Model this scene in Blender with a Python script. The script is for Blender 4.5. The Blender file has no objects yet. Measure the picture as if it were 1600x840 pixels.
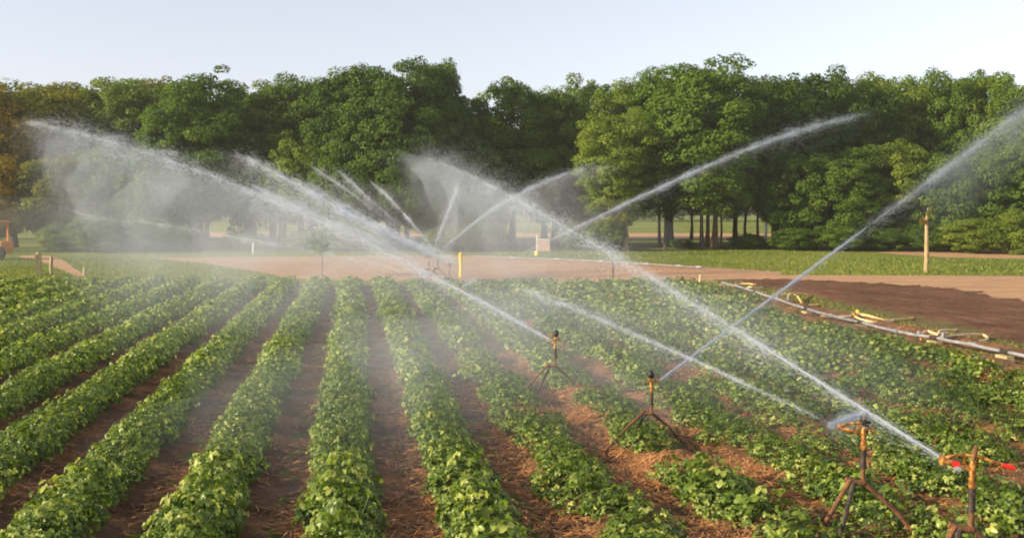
import bpy, math, random
import numpy as np
from mathutils import Vector, Matrix, noise as mnoise

random.seed(7)
rng = np.random.default_rng(7)
R = math.radians
sc = bpy.context.scene
C = sc.collection

# ------------------------------------------------------------------ camera
W, H_IMG, F = 1600.0, 840.0, 1700.0          # photograph size and focal length in its pixels
CAM_H = 2.3
YAW, PITCH = math.atan(246 / F), math.atan(93 / F)   # turned right of the crop rows (+Y), tilted down
cam_d = bpy.data.cameras.new('camera')
cam_d.sensor_width = 36.0
cam_d.lens = F / W * 36.0
cam_d.clip_start, cam_d.clip_end = 0.1, 6000
cam = bpy.data.objects.new('camera', cam_d)
C.objects.link(cam)
cam.location = (0, 0, CAM_H)
cam.rotation_euler = (R(90) - PITCH, 0, -YAW)
sc.camera = cam

# ------------------------------------------------------------------ light
SUN_EL, SUN_LEFT = 20.0, 109.0      # degrees above the ground; degrees left of where the camera looks
fwd = Vector((math.sin(YAW), math.cos(YAW), 0))
az = YAW - R(SUN_LEFT)                # compass angle from +Y, clockwise
to_sun = Vector((math.sin(az) * math.cos(R(SUN_EL)), math.cos(az) * math.cos(R(SUN_EL)), math.sin(R(SUN_EL))))
world = bpy.data.worlds.new('World')
sc.world = world
world.use_nodes = True
nt = world.node_tree
nt.nodes.clear()
sky = nt.nodes.new('ShaderNodeTexSky')
sky.sky_type = 'NISHITA'
sky.sun_disc = False
sky.sun_elevation = R(SUN_EL)
sky.sun_rotation = az % (2 * math.pi)
sky.altitude = 0
sky.air_density = 1.0
sky.dust_density = 0.6
sky.ozone_density = 2.0
hs = nt.nodes.new('ShaderNodeHueSaturation')
hs.inputs['Saturation'].default_value = 0.36
bg = nt.nodes.new('ShaderNodeBackground')
bg.inputs['Strength'].default_value = 0.118
wo = nt.nodes.new('ShaderNodeOutputWorld')
nt.links.new(sky.outputs[0], hs.inputs['Color'])
tm = nt.nodes.new('ShaderNodeMix')
tm.data_type = 'RGBA'; tm.blend_type = 'MULTIPLY'
tm.inputs[0].default_value = 1.0
tm.inputs[7].default_value = (1.0, 0.975, 1.03, 1)
nt.links.new(hs.outputs[0], tm.inputs[6])
nt.links.new(tm.outputs[2], bg.inputs[0])
nt.links.new(bg.outputs[0], wo.inputs[0])
sun_d = bpy.data.lights.new('sun', 'SUN')
sun_d.energy = 5.0
sun_d.angle = R(0.53)
sun_d.color = (1.0, 0.84, 0.53)
sun = bpy.data.objects.new('sun', sun_d)
C.objects.link(sun)
sun.rotation_euler = to_sun.to_track_quat('Z', 'Y').to_euler()
sc.view_settings.view_transform = 'Standard'
sc.view_settings.look = 'None'
sc.view_settings.exposure = 0.78
sc.view_settings.gamma = 1.0
sc.render.film_transparent = False
sc.cycles.use_denoising = True
sc.cycles.max_bounces = 8
sc.cycles.transparent_max_bounces = 24
sc.cycles.volume_bounces = 1
sc.cycles.filter_width = 1.9
sc.cycles.volume_step_rate = 1.0

# ------------------------------------------------------------------ geometry of the view
Rm = cam.rotation_euler.to_matrix()


def ray(px, py):
    return Rm @ Vector(((px - W / 2) / F, -(py - H_IMG / 2) / F, -1.0))


def G(px, py, z=0.0):
    """where the sight line through a photograph pixel meets the plane at height z"""
    d = ray(px, py)
    t = (z - CAM_H) / d.z
    return Vector((d.x * t, d.y * t, z))


def D(px, py, depth):
    """the point at that distance along the view direction"""
    d = ray(px, py)
    return Vector((0, 0, CAM_H)) + d * depth


def depth_of(x, y):
    return x * fwd.x + y * fwd.y


def base_at(px, depth):
    """a ground point in that column of the picture at that distance"""
    d = ray(px, 327)
    s = depth / depth_of(d.x, d.y)
    return Vector((d.x * s, d.y * s, 0))


# ------------------------------------------------------------------ helpers
def tag(o, label=None, cat=None, group=None, kind=None):
    if label: o['label'] = label
    if cat: o['category'] = cat
    if group: o['group'] = group
    if kind: o['kind'] = kind
    return o


def empty(name, loc, rz=0.0):
    o = bpy.data.objects.new(name, None)
    o.empty_display_size = 0.2
    C.objects.link(o)
    o.location = loc
    o.rotation_euler = (0, 0, rz)
    return o


def link(name, me, parent=None, loc=None):
    o = bpy.data.objects.new(name, me)
    C.objects.link(o)
    if parent is not None:
        o.parent = parent
    if loc is not None:
        o.location = loc
    return o


def npmesh(name, V, Fc, mats, tint=None, smooth=False, mat_idx=None):
    """mesh from numpy arrays; Fc is (n,3) or (n,4)"""
    V = np.asarray(V, dtype=np.float32)
    Fc = np.asarray(Fc, dtype=np.int32)
    me = bpy.data.meshes.new(name)
    me.vertices.add(len(V))
    me.vertices.foreach_set('co', V.ravel())
    k = Fc.shape[1]
    me.loops.add(Fc.size)
    me.loops.foreach_set('vertex_index', Fc.ravel())
    me.polygons.add(len(Fc))
    me.polygons.foreach_set('loop_start', np.arange(0, Fc.size, k, dtype=np.int32))
    me.polygons.foreach_set('loop_total', np.full(len(Fc), k, dtype=np.int32))
    if smooth:
        me.polygons.foreach_set('use_smooth', np.ones(len(Fc), dtype=bool))
    if tint is not None:
        a = me.attributes.new('tint', 'FLOAT', 'POINT')
        a.data.foreach_set('value', np.asarray(tint, dtype=np.float32))
    for m in (mats if isinstance(mats, (list, tuple)) else [mats]):
        me.materials.append(m)
    if mat_idx is not None:
        me.polygons.foreach_set('material_index', np.asarray(mat_idx, dtype=np.int32))
    me.update(calc_edges=True)
    me.validate()
    return me


class MB:
    """collects shapes, then makes one mesh"""
    def __init__(s):
        s.v, s.f = [], []

    def add(s, vs, fs):
        b = len(s.v)
        s.v += [tuple(v) for v in vs]
        s.f += [tuple(i + b for i in f) for f in fs]
        return s

    def tube(s, pts, rad, n=8, cap=True):
        pts = [Vector(p) for p in pts]
        rad = rad if isinstance(rad, (list, tuple)) else [rad] * len(pts)
        vs, fs = [], []
        up0 = None
        for i, p in enumerate(pts):
            t = (pts[min(i + 1, len(pts) - 1)] - pts[max(i - 1, 0)]).normalized()
            if up0 is None:
                up0 = t.orthogonal().normalized()
            up0 = (up0 - t * up0.dot(t)).normalized()
            sd = t.cross(up0)
            for k in range(n):
                a = 2 * math.pi * k / n
                vs.append(p + (up0 * math.cos(a) + sd * math.sin(a)) * rad[i])
        for i in range(len(pts) - 1):
            for k in range(n):
                a, b = i * n + k, i * n + (k + 1) % n
                fs.append((a, b, b + n, a + n))
        if cap:
            fs.append(tuple(reversed(range(n))))
            fs.append(tuple(range((len(pts) - 1) * n, len(pts) * n)))
        return s.add(vs, fs)

    def box(s, c, size, rot=None):
        c = Vector(c)
        m = rot or Matrix.Identity(3)
        vs = []
        for dz in (-.5, .5):
            for dx, dy in ((-.5, -.5), (.5, -.5), (.5, .5), (-.5, .5)):
                vs.append(c + m @ Vector((dx * size[0], dy * size[1], dz * size[2])))
        return s.add(vs, [(3, 2, 1, 0), (4, 5, 6, 7), (0, 1, 5, 4), (1, 2, 6, 5), (2, 3, 7, 6), (3, 0, 4, 7)])

    def ball(s, c, r, n=10, m=7, sx=(1, 1, 1)):
        c = Vector(c)
        vs = [c + Vector((0, 0, r * sx[2]))]
        for i in range(1, m):
            th = math.pi * i / m
            for k in range(n):
                a = 2 * math.pi * k / n
                vs.append(c + Vector((r * sx[0] * math.sin(th) * math.cos(a), r * sx[1] * math.sin(th) * math.sin(a), r * sx[2] * math.cos(th))))
        vs.append(c - Vector((0, 0, r * sx[2])))
        fs = [(0, 1 + k, 1 + (k + 1) % n) for k in range(n)]
        for i in range(m - 2):
            for k in range(n):
                a, b = 1 + i * n + k, 1 + i * n + (k + 1) % n
                fs.append((a, a + n, b + n, b))
        l = len(vs) - 1
        fs += [(l, 1 + (m - 2) * n + (k + 1) % n, 1 + (m - 2) * n + k) for k in range(n)]
        return s.add(vs, fs)

    def build(s, name, mat, parent=None, smooth=True):
        me = bpy.data.meshes.new(name)
        me.from_pydata(s.v, [], s.f)
        me.materials.append(mat)
        if smooth:
            me.polygons.foreach_set('use_smooth', np.ones(len(me.polygons), dtype=bool))
            try:
                me.set_sharp_from_angle(angle=R(40))
            except Exception:
                pass
        me.update()
        return link(name, me, parent)


# ------------------------------------------------------------------ materials
def new_mat(name):
    m = bpy.data.materials.new(name)
    m.use_nodes = True
    m.node_tree.nodes.clear()
    return m, m.node_tree


class N:
    """tiny node builder"""
    def __init__(s, tree):
        s.t = tree

    def n(s, kind, **kw):
        nd = s.t.nodes.new(kind)
        for k, v in kw.items():
            setattr(nd, k, v)
        return nd

    def put(s, sock, v):
        if hasattr(v, 'is_output'):
            s.t.links.new(v, sock)
        else:
            sock.default_value = v

    def math(s, op, a, b=None, c=None, clamp=False):
        nd = s.n('ShaderNodeMath', operation=op, use_clamp=clamp)
        s.put(nd.inputs[0], a)
        if b is not None: s.put(nd.inputs[1], b)
        if c is not None: s.put(nd.inputs[2], c)
        return nd.outputs[0]

    def noise(s, scale, detail=4, rough=0.55, vec=None, dim='3D', dist=0.0):
        nd = s.n('ShaderNodeTexNoise', noise_dimensions=dim)
        nd.inputs['Scale'].default_value = scale
        nd.inputs['Detail'].default_value = detail
        nd.inputs['Roughness'].default_value = rough
        nd.inputs['Distortion'].default_value = dist
        if vec is not None: s.t.links.new(vec, nd.inputs['Vector'])
        return nd.outputs[0]

    def ramp(s, fac, stops):
        nd = s.n('ShaderNodeValToRGB')
        s.t.links.new(fac, nd.inputs[0])
        cr = nd.color_ramp
        cr.elements[0].position, cr.elements[0].color = stops[0][0], (*stops[0][1], 1)
        cr.elements[1].position, cr.elements[1].color = stops[1][0], (*stops[1][1], 1)
        for p, c in stops[2:]:
            e = cr.elements.new(p)
            e.color = (*c, 1)
        return nd.outputs[0]

    def mix(s, fac, a, b, blend='MIX'):
        nd = s.n('ShaderNodeMix', data_type='RGBA', blend_type=blend)
        s.put(nd.inputs[0], fac)
        s.put(nd.inputs[6], a if hasattr(a, 'is_output') else (*a, 1))
        s.put(nd.inputs[7], b if hasattr(b, 'is_output') else (*b, 1))
        return nd.outputs[2]

    def pos(s, scale=(1, 1, 1), coord='Object'):
        tc = s.n('ShaderNodeTexCoord')
        mp = s.n('ShaderNodeMapping')
        mp.inputs['Scale'].default_value = scale
        s.t.links.new(tc.outputs[coord], mp.inputs['Vector'])
        return mp.outputs[0]


def surf_mat(name, color, rough=0.8, metallic=0.0, spec=0.4, bump=None, bump_strength=0.4, bump_dist=0.01):
    """color: tuple or function(N)->socket"""
    m, t = new_mat(name)
    b = N(t)
    p = b.n('ShaderNodeBsdfPrincipled')
    o = b.n('ShaderNodeOutputMaterial')
    col = color(b) if callable(color) else (*color, 1)
    b.put(p.inputs['Base Color'], col)
    b.put(p.inputs['Roughness'], rough(b) if callable(rough) else rough)
    p.inputs['Metallic'].default_value = metallic
    p.inputs['Specular IOR Level'].default_value = spec
    if bump:
        bn = b.n('ShaderNodeBump')
        bn.inputs['Strength'].default_value = bump_strength
        bn.inputs['Distance'].default_value = bump_dist
        t.links.new(bump(b), bn.inputs['Height'])
        t.links.new(bn.outputs[0], p.inputs['Normal'])
    t.links.new(p.outputs[0], o.inputs[0])
    return m


def leaf_mat(name, stops, trans=0.35, trans_gain=(1.3, 1.35, 0.6), rough=0.5, spec=0.35, rand=0.18):
    m, t = new_mat(name)
    b = N(t)
    at = b.n('ShaderNodeAttribute', attribute_name='tint')
    oi = b.n('ShaderNodeObjectInfo')
    r = b.math('MULTIPLY_ADD', oi.outputs['Random'], rand, -rand / 2)
    fac = b.math('ADD', at.outputs['Fac'], r, clamp=True)
    col = b.ramp(fac, stops)
    p = b.n('ShaderNodeBsdfPrincipled')
    t.links.new(col, p.inputs['Base Color'])
    p.inputs['Roughness'].default_value = rough
    p.inputs['Specular IOR Level'].default_value = spec
    tr = b.n('ShaderNodeBsdfTranslucent')
    g = b.mix(1.0, col, trans_gain, 'MULTIPLY')
    t.links.new(g, tr.inputs[0])
    mx = b.n('ShaderNodeMixShader')
    mx.inputs[0].default_value = trans
    t.links.new(p.outputs[0], mx.inputs[1])
    t.links.new(tr.outputs[0], mx.inputs[2])
    o = b.n('ShaderNodeOutputMaterial')
    t.links.new(mx.outputs[0], o.inputs[0])
    return m


M = {}
M['crop'] = leaf_mat('crop_leaf', [(0.0, (0.028, 0.066, 0.008)), (0.45, (0.108, 0.172, 0.018)), (0.72, (0.20, 0.268, 0.036)), (1.0, (0.44, 0.47, 0.12))],
                     trans=0.36, rough=0.42, spec=0.5, rand=0.14)
M['stem'] = surf_mat('crop_stem', (0.16, 0.20, 0.05), 0.6)
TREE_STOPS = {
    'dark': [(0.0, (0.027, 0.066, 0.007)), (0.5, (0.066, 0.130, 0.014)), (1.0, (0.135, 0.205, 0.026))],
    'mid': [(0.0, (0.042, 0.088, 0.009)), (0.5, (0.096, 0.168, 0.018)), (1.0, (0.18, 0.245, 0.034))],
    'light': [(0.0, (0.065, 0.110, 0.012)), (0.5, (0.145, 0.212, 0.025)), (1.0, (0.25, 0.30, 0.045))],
    'olive': [(0.0, (0.085, 0.098, 0.010)), (0.5, (0.185, 0.195, 0.020)), (1.0, (0.30, 0.285, 0.035))],
    'rusty': [(0.0, (0.12, 0.092, 0.012)), (0.5, (0.25, 0.18, 0.022)), (1.0, (0.38, 0.26, 0.04))],
}
for k, s in TREE_STOPS.items():
    M['tree_' + k] = leaf_mat('tree_leaf_' + k, s, trans=0.40, trans_gain=(1.25, 1.3, 0.5), rough=0.6, spec=0.2, rand=0.25)
M['bark'] = surf_mat('bark_dark', lambda b: b.ramp(b.noise(3.0, 6, vec=b.pos((4, 4, 1))), [(0.3, (0.045, 0.035, 0.026)), (0.7, (0.12, 0.095, 0.07))]), 0.95,
                     bump=lambda b: b.noise(6, 5, vec=b.pos((5, 5, 1))), bump_strength=0.8, bump_dist=0.03)
M['bark_red'] = surf_mat('bark_red', lambda b: b.ramp(b.noise(3.0, 6, vec=b.pos((4, 4, 1))), [(0.3, (0.23, 0.105, 0.06)), (0.7, (0.42, 0.21, 0.12))]), 0.9,
                         bump=lambda b: b.noise(6, 5, vec=b.pos((5, 5, 1))), bump_strength=0.8, bump_dist=0.03)
M['bark_tan'] = surf_mat('bark_tan', lambda b: b.ramp(b.noise(3.0, 6, vec=b.pos((6, 6, 1.5))), [(0.3, (0.25, 0.17, 0.09)), (0.7, (0.48, 0.35, 0.20))]), 0.9,
                         bump=lambda b: b.noise(8, 5, vec=b.pos((5, 5, 1))), bump_strength=0.6, bump_dist=0.02)


def grass_col(b):
    p = b.pos((1, 1, 1), 'Object')
    big = b.noise(0.09, 5, 0.6, vec=p)
    fine = b.noise(3.0, 6, 0.7, vec=p)
    c = b.ramp(big, [(0.33, (0.115, 0.155, 0.030)), (0.52, (0.190, 0.230, 0.048)), (0.70, (0.29, 0.29, 0.085))])
    d = b.ramp(fine, [(0.3, (0.45, 0.5, 0.4)), (0.7, (1.35, 1.3, 1.2))])
    return b.mix(1.0, c, d, 'MULTIPLY')


M['grass'] = surf_mat('grass_ground', grass_col, 0.95, spec=0.1, bump=lambda b: b.noise(9, 6, 0.7, vec=b.pos()), bump_strength=1.0, bump_dist=0.12)


def dirt(name, c0, c1, c2, s1=1.2, s2=14, stretch=(1, 1, 1), rough=0.95, spec=0.1):
    def col(b):
        p = b.pos(stretch)
        a = b.ramp(b.noise(s1, 6, 0.65, vec=p), [(0.3, c0), (0.5, c1), (0.72, c2)])
        return b.mix(1.0, a, b.ramp(b.noise(s2, 5, 0.7, vec=p), [(0.3, (0.7, 0.7, 0.7)), (0.7, (1.25, 1.25, 1.25))]), 'MULTIPLY')
    return surf_mat(name, col, rough, spec=spec, bump=lambda b: b.noise(s2, 6, 0.75, vec=b.pos()), bump_strength=0.9, bump_dist=0.05)


M['strip'] = dirt('pink_dirt', (0.34, 0.20, 0.125), (0.44, 0.265, 0.17), (0.52, 0.33, 0.215), 0.9, 6, (0.22, 1.6, 1))
M['tan'] = dirt('tan_dirt', (0.36, 0.21, 0.12), (0.46, 0.28, 0.165), (0.55, 0.35, 0.21), 0.9, 6, (0.22, 1.6, 1))
M['plough'] = dirt('ploughed_soil', (0.095, 0.048, 0.030), (0.145, 0.074, 0.046), (0.21, 0.112, 0.07), 0.6, 7)
M['soil'] = dirt('field_soil', (0.085, 0.047, 0.025), (0.18, 0.095, 0.046), (0.46, 0.225, 0.095), 1.7, 26, rough=lambda b: b.math('MULTIPLY_ADD', b.noise(1.3, 5, vec=b.pos()), 1.6, 0.05, clamp=True), spec=0.18)
M['straw'] = leaf_mat('straw', [(0.0, (0.30, 0.125, 0.05)), (0.5, (0.54, 0.25, 0.105)), (1.0, (0.74, 0.44, 0.22))], trans=0.15, trans_gain=(1, 1, 1), rough=0.8, spec=0.2, rand=0.0)
M['blade'] = leaf_mat('grass_blade', [(0.0, (0.10, 0.15, 0.025)), (0.6, (0.20, 0.24, 0.05)), (1.0, (0.36, 0.33, 0.11))], trans=0.3, trans_gain=(1.2, 1.2, 0.8), rough=0.8, spec=0.1, rand=0.0)


def rust(b):
    p = b.pos((1, 1, 1))
    return b.ramp(b.noise(22, 6, 0.65, vec=p), [(0.3, (0.055, 0.030, 0.022)), (0.5, (0.16, 0.072, 0.035)), (0.72, (0.30, 0.13, 0.055))])


M['rust'] = surf_mat('rusty_steel', rust, 0.75, 0.2, bump=lambda b: b.noise(60, 4, vec=b.pos()), bump_strength=0.4, bump_dist=0.004)
M['dark_steel'] = surf_mat('dark_steel', lambda b: b.ramp(b.noise(30, 5, vec=b.pos()), [(0.35, (0.028, 0.026, 0.028)), (0.7, (0.10, 0.07, 0.055))]), 0.6, 0.4)
M['brass'] = surf_mat('brass', lambda b: b.ramp(b.noise(35, 5, vec=b.pos()), [(0.35, (0.12, 0.05, 0.02)), (0.5, (0.42, 0.17, 0.04)), (0.68, (0.85, 0.47, 0.12))]), 0.4, 0.5, 0.6)
M['rubber'] = surf_mat('black_rubber', (0.012, 0.012, 0.014), 0.5)
M['red'] = surf_mat('red_plastic', (0.62, 0.022, 0.015), 0.4)
M['alu'] = surf_mat('aluminium', lambda b: b.ramp(b.noise(5, 6, vec=b.pos()), [(0.3, (0.17, 0.175, 0.20)), (0.7, (0.36, 0.36, 0.40))]), 0.55, 0.2)
M['hose'] = surf_mat('yellow_hose', lambda b: b.ramp(b.noise(4, 4, vec=b.pos()), [(0.3, (0.60, 0.38, 0.12)), (0.7, (0.78, 0.56, 0.24))]), 0.55)
M['hose_pale'] = surf_mat('pale_hose', lambda b: b.ramp(b.noise(4, 4, vec=b.pos()), [(0.3, (0.62, 0.42, 0.22)), (0.7, (0.80, 0.62, 0.38))]), 0.6)
M['wood'] = surf_mat('grey_wood', lambda b: b.ramp(b.noise(4, 6, vec=b.pos((6, 6, 1))), [(0.3, (0.26, 0.20, 0.11)), (0.7, (0.46, 0.38, 0.22))]), 0.9)
M['yellow'] = surf_mat('yellow_paint', (0.85, 0.60, 0.06), 0.5)
M['white'] = surf_mat('white_paint', lambda b: b.ramp(b.noise(12, 5, vec=b.pos()), [(0.35, (0.62, 0.60, 0.54)), (0.6, (0.80, 0.78, 0.72))]), 0.6)
M['board'] = surf_mat('pinkish_board', lambda b: b.ramp(b.noise(6, 5, vec=b.pos()), [(0.35, (0.46, 0.27, 0.20)), (0.65, (0.58, 0.36, 0.27))]), 0.7)
M['orange'] = surf_mat('orange_paint', lambda b: b.ramp(b.noise(5, 5, vec=b.pos()), [(0.3, (0.50, 0.15, 0.02)), (0.7, (0.72, 0.25, 0.04))]), 0.5)
M['glass'] = surf_mat('cab_glass', (0.10, 0.10, 0.11), 0.1, 0.0, 0.8)

# water: sunlit drops are bright, white and let light through
m, t = new_mat('water_drops')
b = N(t)
df = b.n('ShaderNodeBsdfDiffuse'); df.inputs[0].default_value = (0.60, 0.66, 0.80, 1)
tl = b.n('ShaderNodeBsdfTranslucent'); tl.inputs[0].default_value = (0.60, 0.66, 0.80, 1)
mx = b.n('ShaderNodeMixShader'); mx.inputs[0].default_value = 0.5
tp = b.n('ShaderNodeBsdfTransparent')
mx2 = b.n('ShaderNodeMixShader'); mx2.inputs[0].default_value = 0.33
o = b.n('ShaderNodeOutputMaterial')
t.links.new(df.outputs[0], mx.inputs[1]); t.links.new(tl.outputs[0], mx.inputs[2])
t.links.new(tp.outputs[0], mx2.inputs[1]); t.links.new(mx.outputs[0], mx2.inputs[2])
t.links.new(mx2.outputs[0], o.inputs[0])
M['water'] = m

# ------------------------------------------------------------------ the ground
def sheet(name, px_pts, z, mat, kind='structure', wob=0.0, sub=1):
    """a ground patch whose outline is given on the ground"""
    pts = [G(*p) for p in px_pts]
    out = []
    n = len(pts)
    for i in range(n):
        a, c = pts[i], pts[(i + 1) % n]
        k = max(1, int((c - a).length / 0.7))
        k = min(k, 140)
        for j in range(k):
            p = a.lerp(c, j / k)
            if wob:
                w = mnoise.noise_vector(Vector((p.x * 0.8, p.y * 0.8, z * 100))) * wob
                w2 = mnoise.noise_vector(Vector((p.x * 3.1, p.y * 3.1, z * 100 + 5))) * wob * 0.4
                p = p + Vector((w.x + w2.x, w.y + w2.y, 0))
            out.append((p.x, p.y, z))
    me = bpy.data.meshes.new(name)
    me.from_pydata(out, [], [tuple(range(len(out)))])
    me.materials.append(mat)
    o = link(name, me)
    tag(o, kind=kind)
    return o


me = bpy.data.meshes.new('ground')
S = 3000
me.from_pydata([(-S, -S, 0), (S, -S, 0), (S, S, 0), (-S, S, 0)], [], [(0, 1, 2, 3)])
me.materials.append(M['grass'])
tag(link('ground', me), kind='structure')

sheet('dirt_track', [(235, 402.5), (500, 400), (740, 399.5), (900, 405), (1000, 411), (1100, 417), (1215, 424.5), (1225, 428), (1180, 434), (1130, 440), (900, 440), (640, 440), (470, 436), (400, 425), (320, 412)], 0.004, M['strip'], wob=0.25)
sheet('bare_field', [(1150, 434), (1205, 429.5), (1300, 430), (1450, 430.5), (1700, 432), (1800, 500), (1700, 490), (1560, 480), (1300, 450)], 0.006, M['tan'], wob=0.15)
sheet('far_dirt_strip', [(1350, 391), (1440, 388), (1560, 388), (1750, 391), (1750, 404), (1600, 404), (1480, 402), (1400, 397)], 0.004, M['tan'], wob=0.4)
sheet('far_path', [(230, 363), (560, 363), (900, 364), (1300, 365), (1300, 372), (1000, 373), (700, 372), (400, 371), (230, 370)], 0.004, M['tan'], wob=1.0)
sheet('sandy_path', [(26, 400), (60, 398), (92, 402), (112, 416), (134, 430), (122, 433), (96, 422), (60, 407)], 0.004, M['tan'], wob=0.1)

M['margin'] = dirt('pipe_margin', (0.10, 0.12, 0.035), (0.16, 0.125, 0.055), (0.24, 0.14, 0.08), 1.4, 9)
sheet('pipe_margin', [(1110, 437), (1200, 434), (1420, 470), (1820, 560), (1900, 700), (1700, 640), (1590, 566), (1500, 545), (1400, 525), (1300, 500), (1200, 470), (1130, 447)], 0.0045, M['margin'], wob=0.15)

# ploughed soil: a real clod surface
def ploughed():
    a0, a1 = G(1135, 441), G(1800, 590)
    b0 = G(1180, 434.5)
    out_px = [(1120, 439), (1190, 435.5), (1290, 438.5), (1400, 444), (1500, 452), (1545, 457), (1560, 464), (1600, 468), (1800, 495), (1820, 640), (1700, 575), (1600, 542), (1500, 511), (1430, 496), (1340, 478), (1230, 457)]
    poly = [G(*p) for p in out_px]
    xs = [p.x for p in poly]; ys = [p.y for p in poly]
    x0, x1, y0, y1 = min(xs), max(xs), min(ys), max(ys)
    st = 0.13
    nx, ny = int((x1 - x0) / st), int((y1 - y0) / st)
    gx, gy = np.meshgrid(np.linspace(x0, x1, nx), np.linspace(y0, y1, ny))
    inside = np.zeros_like(gx, dtype=bool)
    px_, py_ = np.array(xs), np.array(ys)
    wx = gx + 0.12 * np.sin(gy * 5.1) + 0.08 * np.sin(gy * 11.3 + 1); wy = gy + 0.1 * np.sin(gx * 4.3)
    j = len(px_) - 1
    for i in range(len(px_)):
        c = ((py_[i] > wy) != (py_[j] > wy)) & (wx < (px_[j] - px_[i]) * (wy - py_[i]) / (py_[j] - py_[i] + 1e-9) + px_[i])
        inside ^= c
        j = i
    z = 0.03 + 0.012 * np.sin(gx * 2 * math.pi / 0.55) + rng.normal(0, 0.009, gx.shape)
    er = inside.copy()
    for _ in range(2):
        e2 = er.copy()
        e2[1:] &= er[:-1]; e2[:-1] &= er[1:]; e2[:, 1:] &= er[:, :-1]; e2[:, :-1] &= er[:, 1:]
        er = e2
    z = np.where(er, z, rng.uniform(-0.03, 0.02, gx.shape))
    V = np.stack([gx, gy, z], -1).reshape(-1, 3)
    idx = np.arange(nx * ny).reshape(ny, nx)
    q = np.stack([idx[:-1, :-1], idx[:-1, 1:], idx[1:, 1:], idx[1:, :-1]], -1)
    keep = inside[:-1, :-1] & inside[1:, 1:]
    q = q[keep]
    used = np.unique(q)
    remap = np.full(nx * ny, -1); remap[used] = np.arange(len(used))
    o = link('ploughed_field', npmesh('ploughed_field', V[used], remap[q], M['plough'], smooth=False))
    tag(o, kind='structure')


ploughed()

# crop soil with ridges
SP, X0 = 0.95, -0.12          # row spacing, one row's x
PIPE_X = 10.75                 # where the field ends on the right
FIELD_FAR = 33.0               # depth at which the rows end
rowx = lambda k: X0 + SP * k


def soil_h(x, y):
    c = np.cos((x - X0) * 2 * np.pi / SP)
    return 0.055 + 0.05 * c


def make_soil():
    def grid(y0, y1, x0, x1, sx, sy, far):
        nx, ny = int((x1 - x0) / sx), int((y1 - y0) / sy)
        gx, gy = np.meshgrid(np.linspace(x0, x1, nx), np.linspace(y0, y1, ny))
        if far:   # the field's far edge is square to the view
            top = (FIELD_FAR - gx * fwd.x) / fwd.y
            gy = y0 + (gy - y0) / (y1 - y0) * (top - y0)
        z = soil_h(gx, gy) + rng.normal(0, 0.008, gx.shape) + 0.012 * np.sin(gy * 7.3 + gx * 3) * np.sin(gx * 9.1)
        V = np.stack([gx, gy, z], -1).reshape(-1, 3)
        idx = np.arange(nx * ny).reshape(ny, nx)
        q = np.stack([idx[:-1, :-1], idx[:-1, 1:], idx[1:, 1:], idx[1:, :-1]], -1).reshape(-1, 4)
        return V, q
    V1, q1 = grid(3.0, 14.0, -14, 10.6, 0.06, 0.09, False)
    V2, q2 = grid(14.0, 33.0, -34, 10.6, 0.12, 0.25, True)
    V = np.concatenate([V1, V2]); q = np.concatenate([q1, q2 + len(V1)])
    o = link('crop_soil', npmesh('crop_soil', V, q, M['soil'], smooth=True))
    tag(o, kind='structure')


make_soil()

# ------------------------------------------------------------------ crop plants
def leaflets(P, U, Nn, L, Wd, droop=0.35):
    """kite-shaped leaflets, each folded along its midrib and drooping: base P, direction U, normal Nn"""
    Sd = np.cross(U, Nn)
    n = len(P)
    L = L[:, None]; Wd = Wd[:, None]
    mid = P + U * L * 0.5 - Nn * 0.0
    tip = P + U * L - Nn * L * droop
    lf = P + U * L * 0.45 + Sd * Wd * 0.5 + Nn * Wd * 0.22
    rt = P + U * L * 0.45 - Sd * Wd * 0.5 + Nn * Wd * 0.22
    lt = P + U * L * 0.82 + Sd * Wd * 0.34 + Nn * Wd * 0.05 - Nn * L * droop * 0.6
    rtt = P + U * L * 0.82 - Sd * Wd * 0.34 + Nn * Wd * 0.05 - Nn * L * droop * 0.6
    V = np.stack([P, lf, lt, tip, rtt, rt, mid], 1).reshape(-1, 3)
    b = (np.arange(n) * 7)[:, None]
    F3 = np.concatenate([b + np.array([[0, 6, 1]]), b + np.array([[6, 2, 1]]), b + np.array([[6, 3, 2]]),
                         b + np.array([[0, 5, 6]]), b + np.array([[6, 5, 4]]), b + np.array([[6, 4, 3]])], 0)
    return V, F3


def unit(a):
    return a / (np.linalg.norm(a, axis=1, keepdims=True) + 1e-9)


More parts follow.
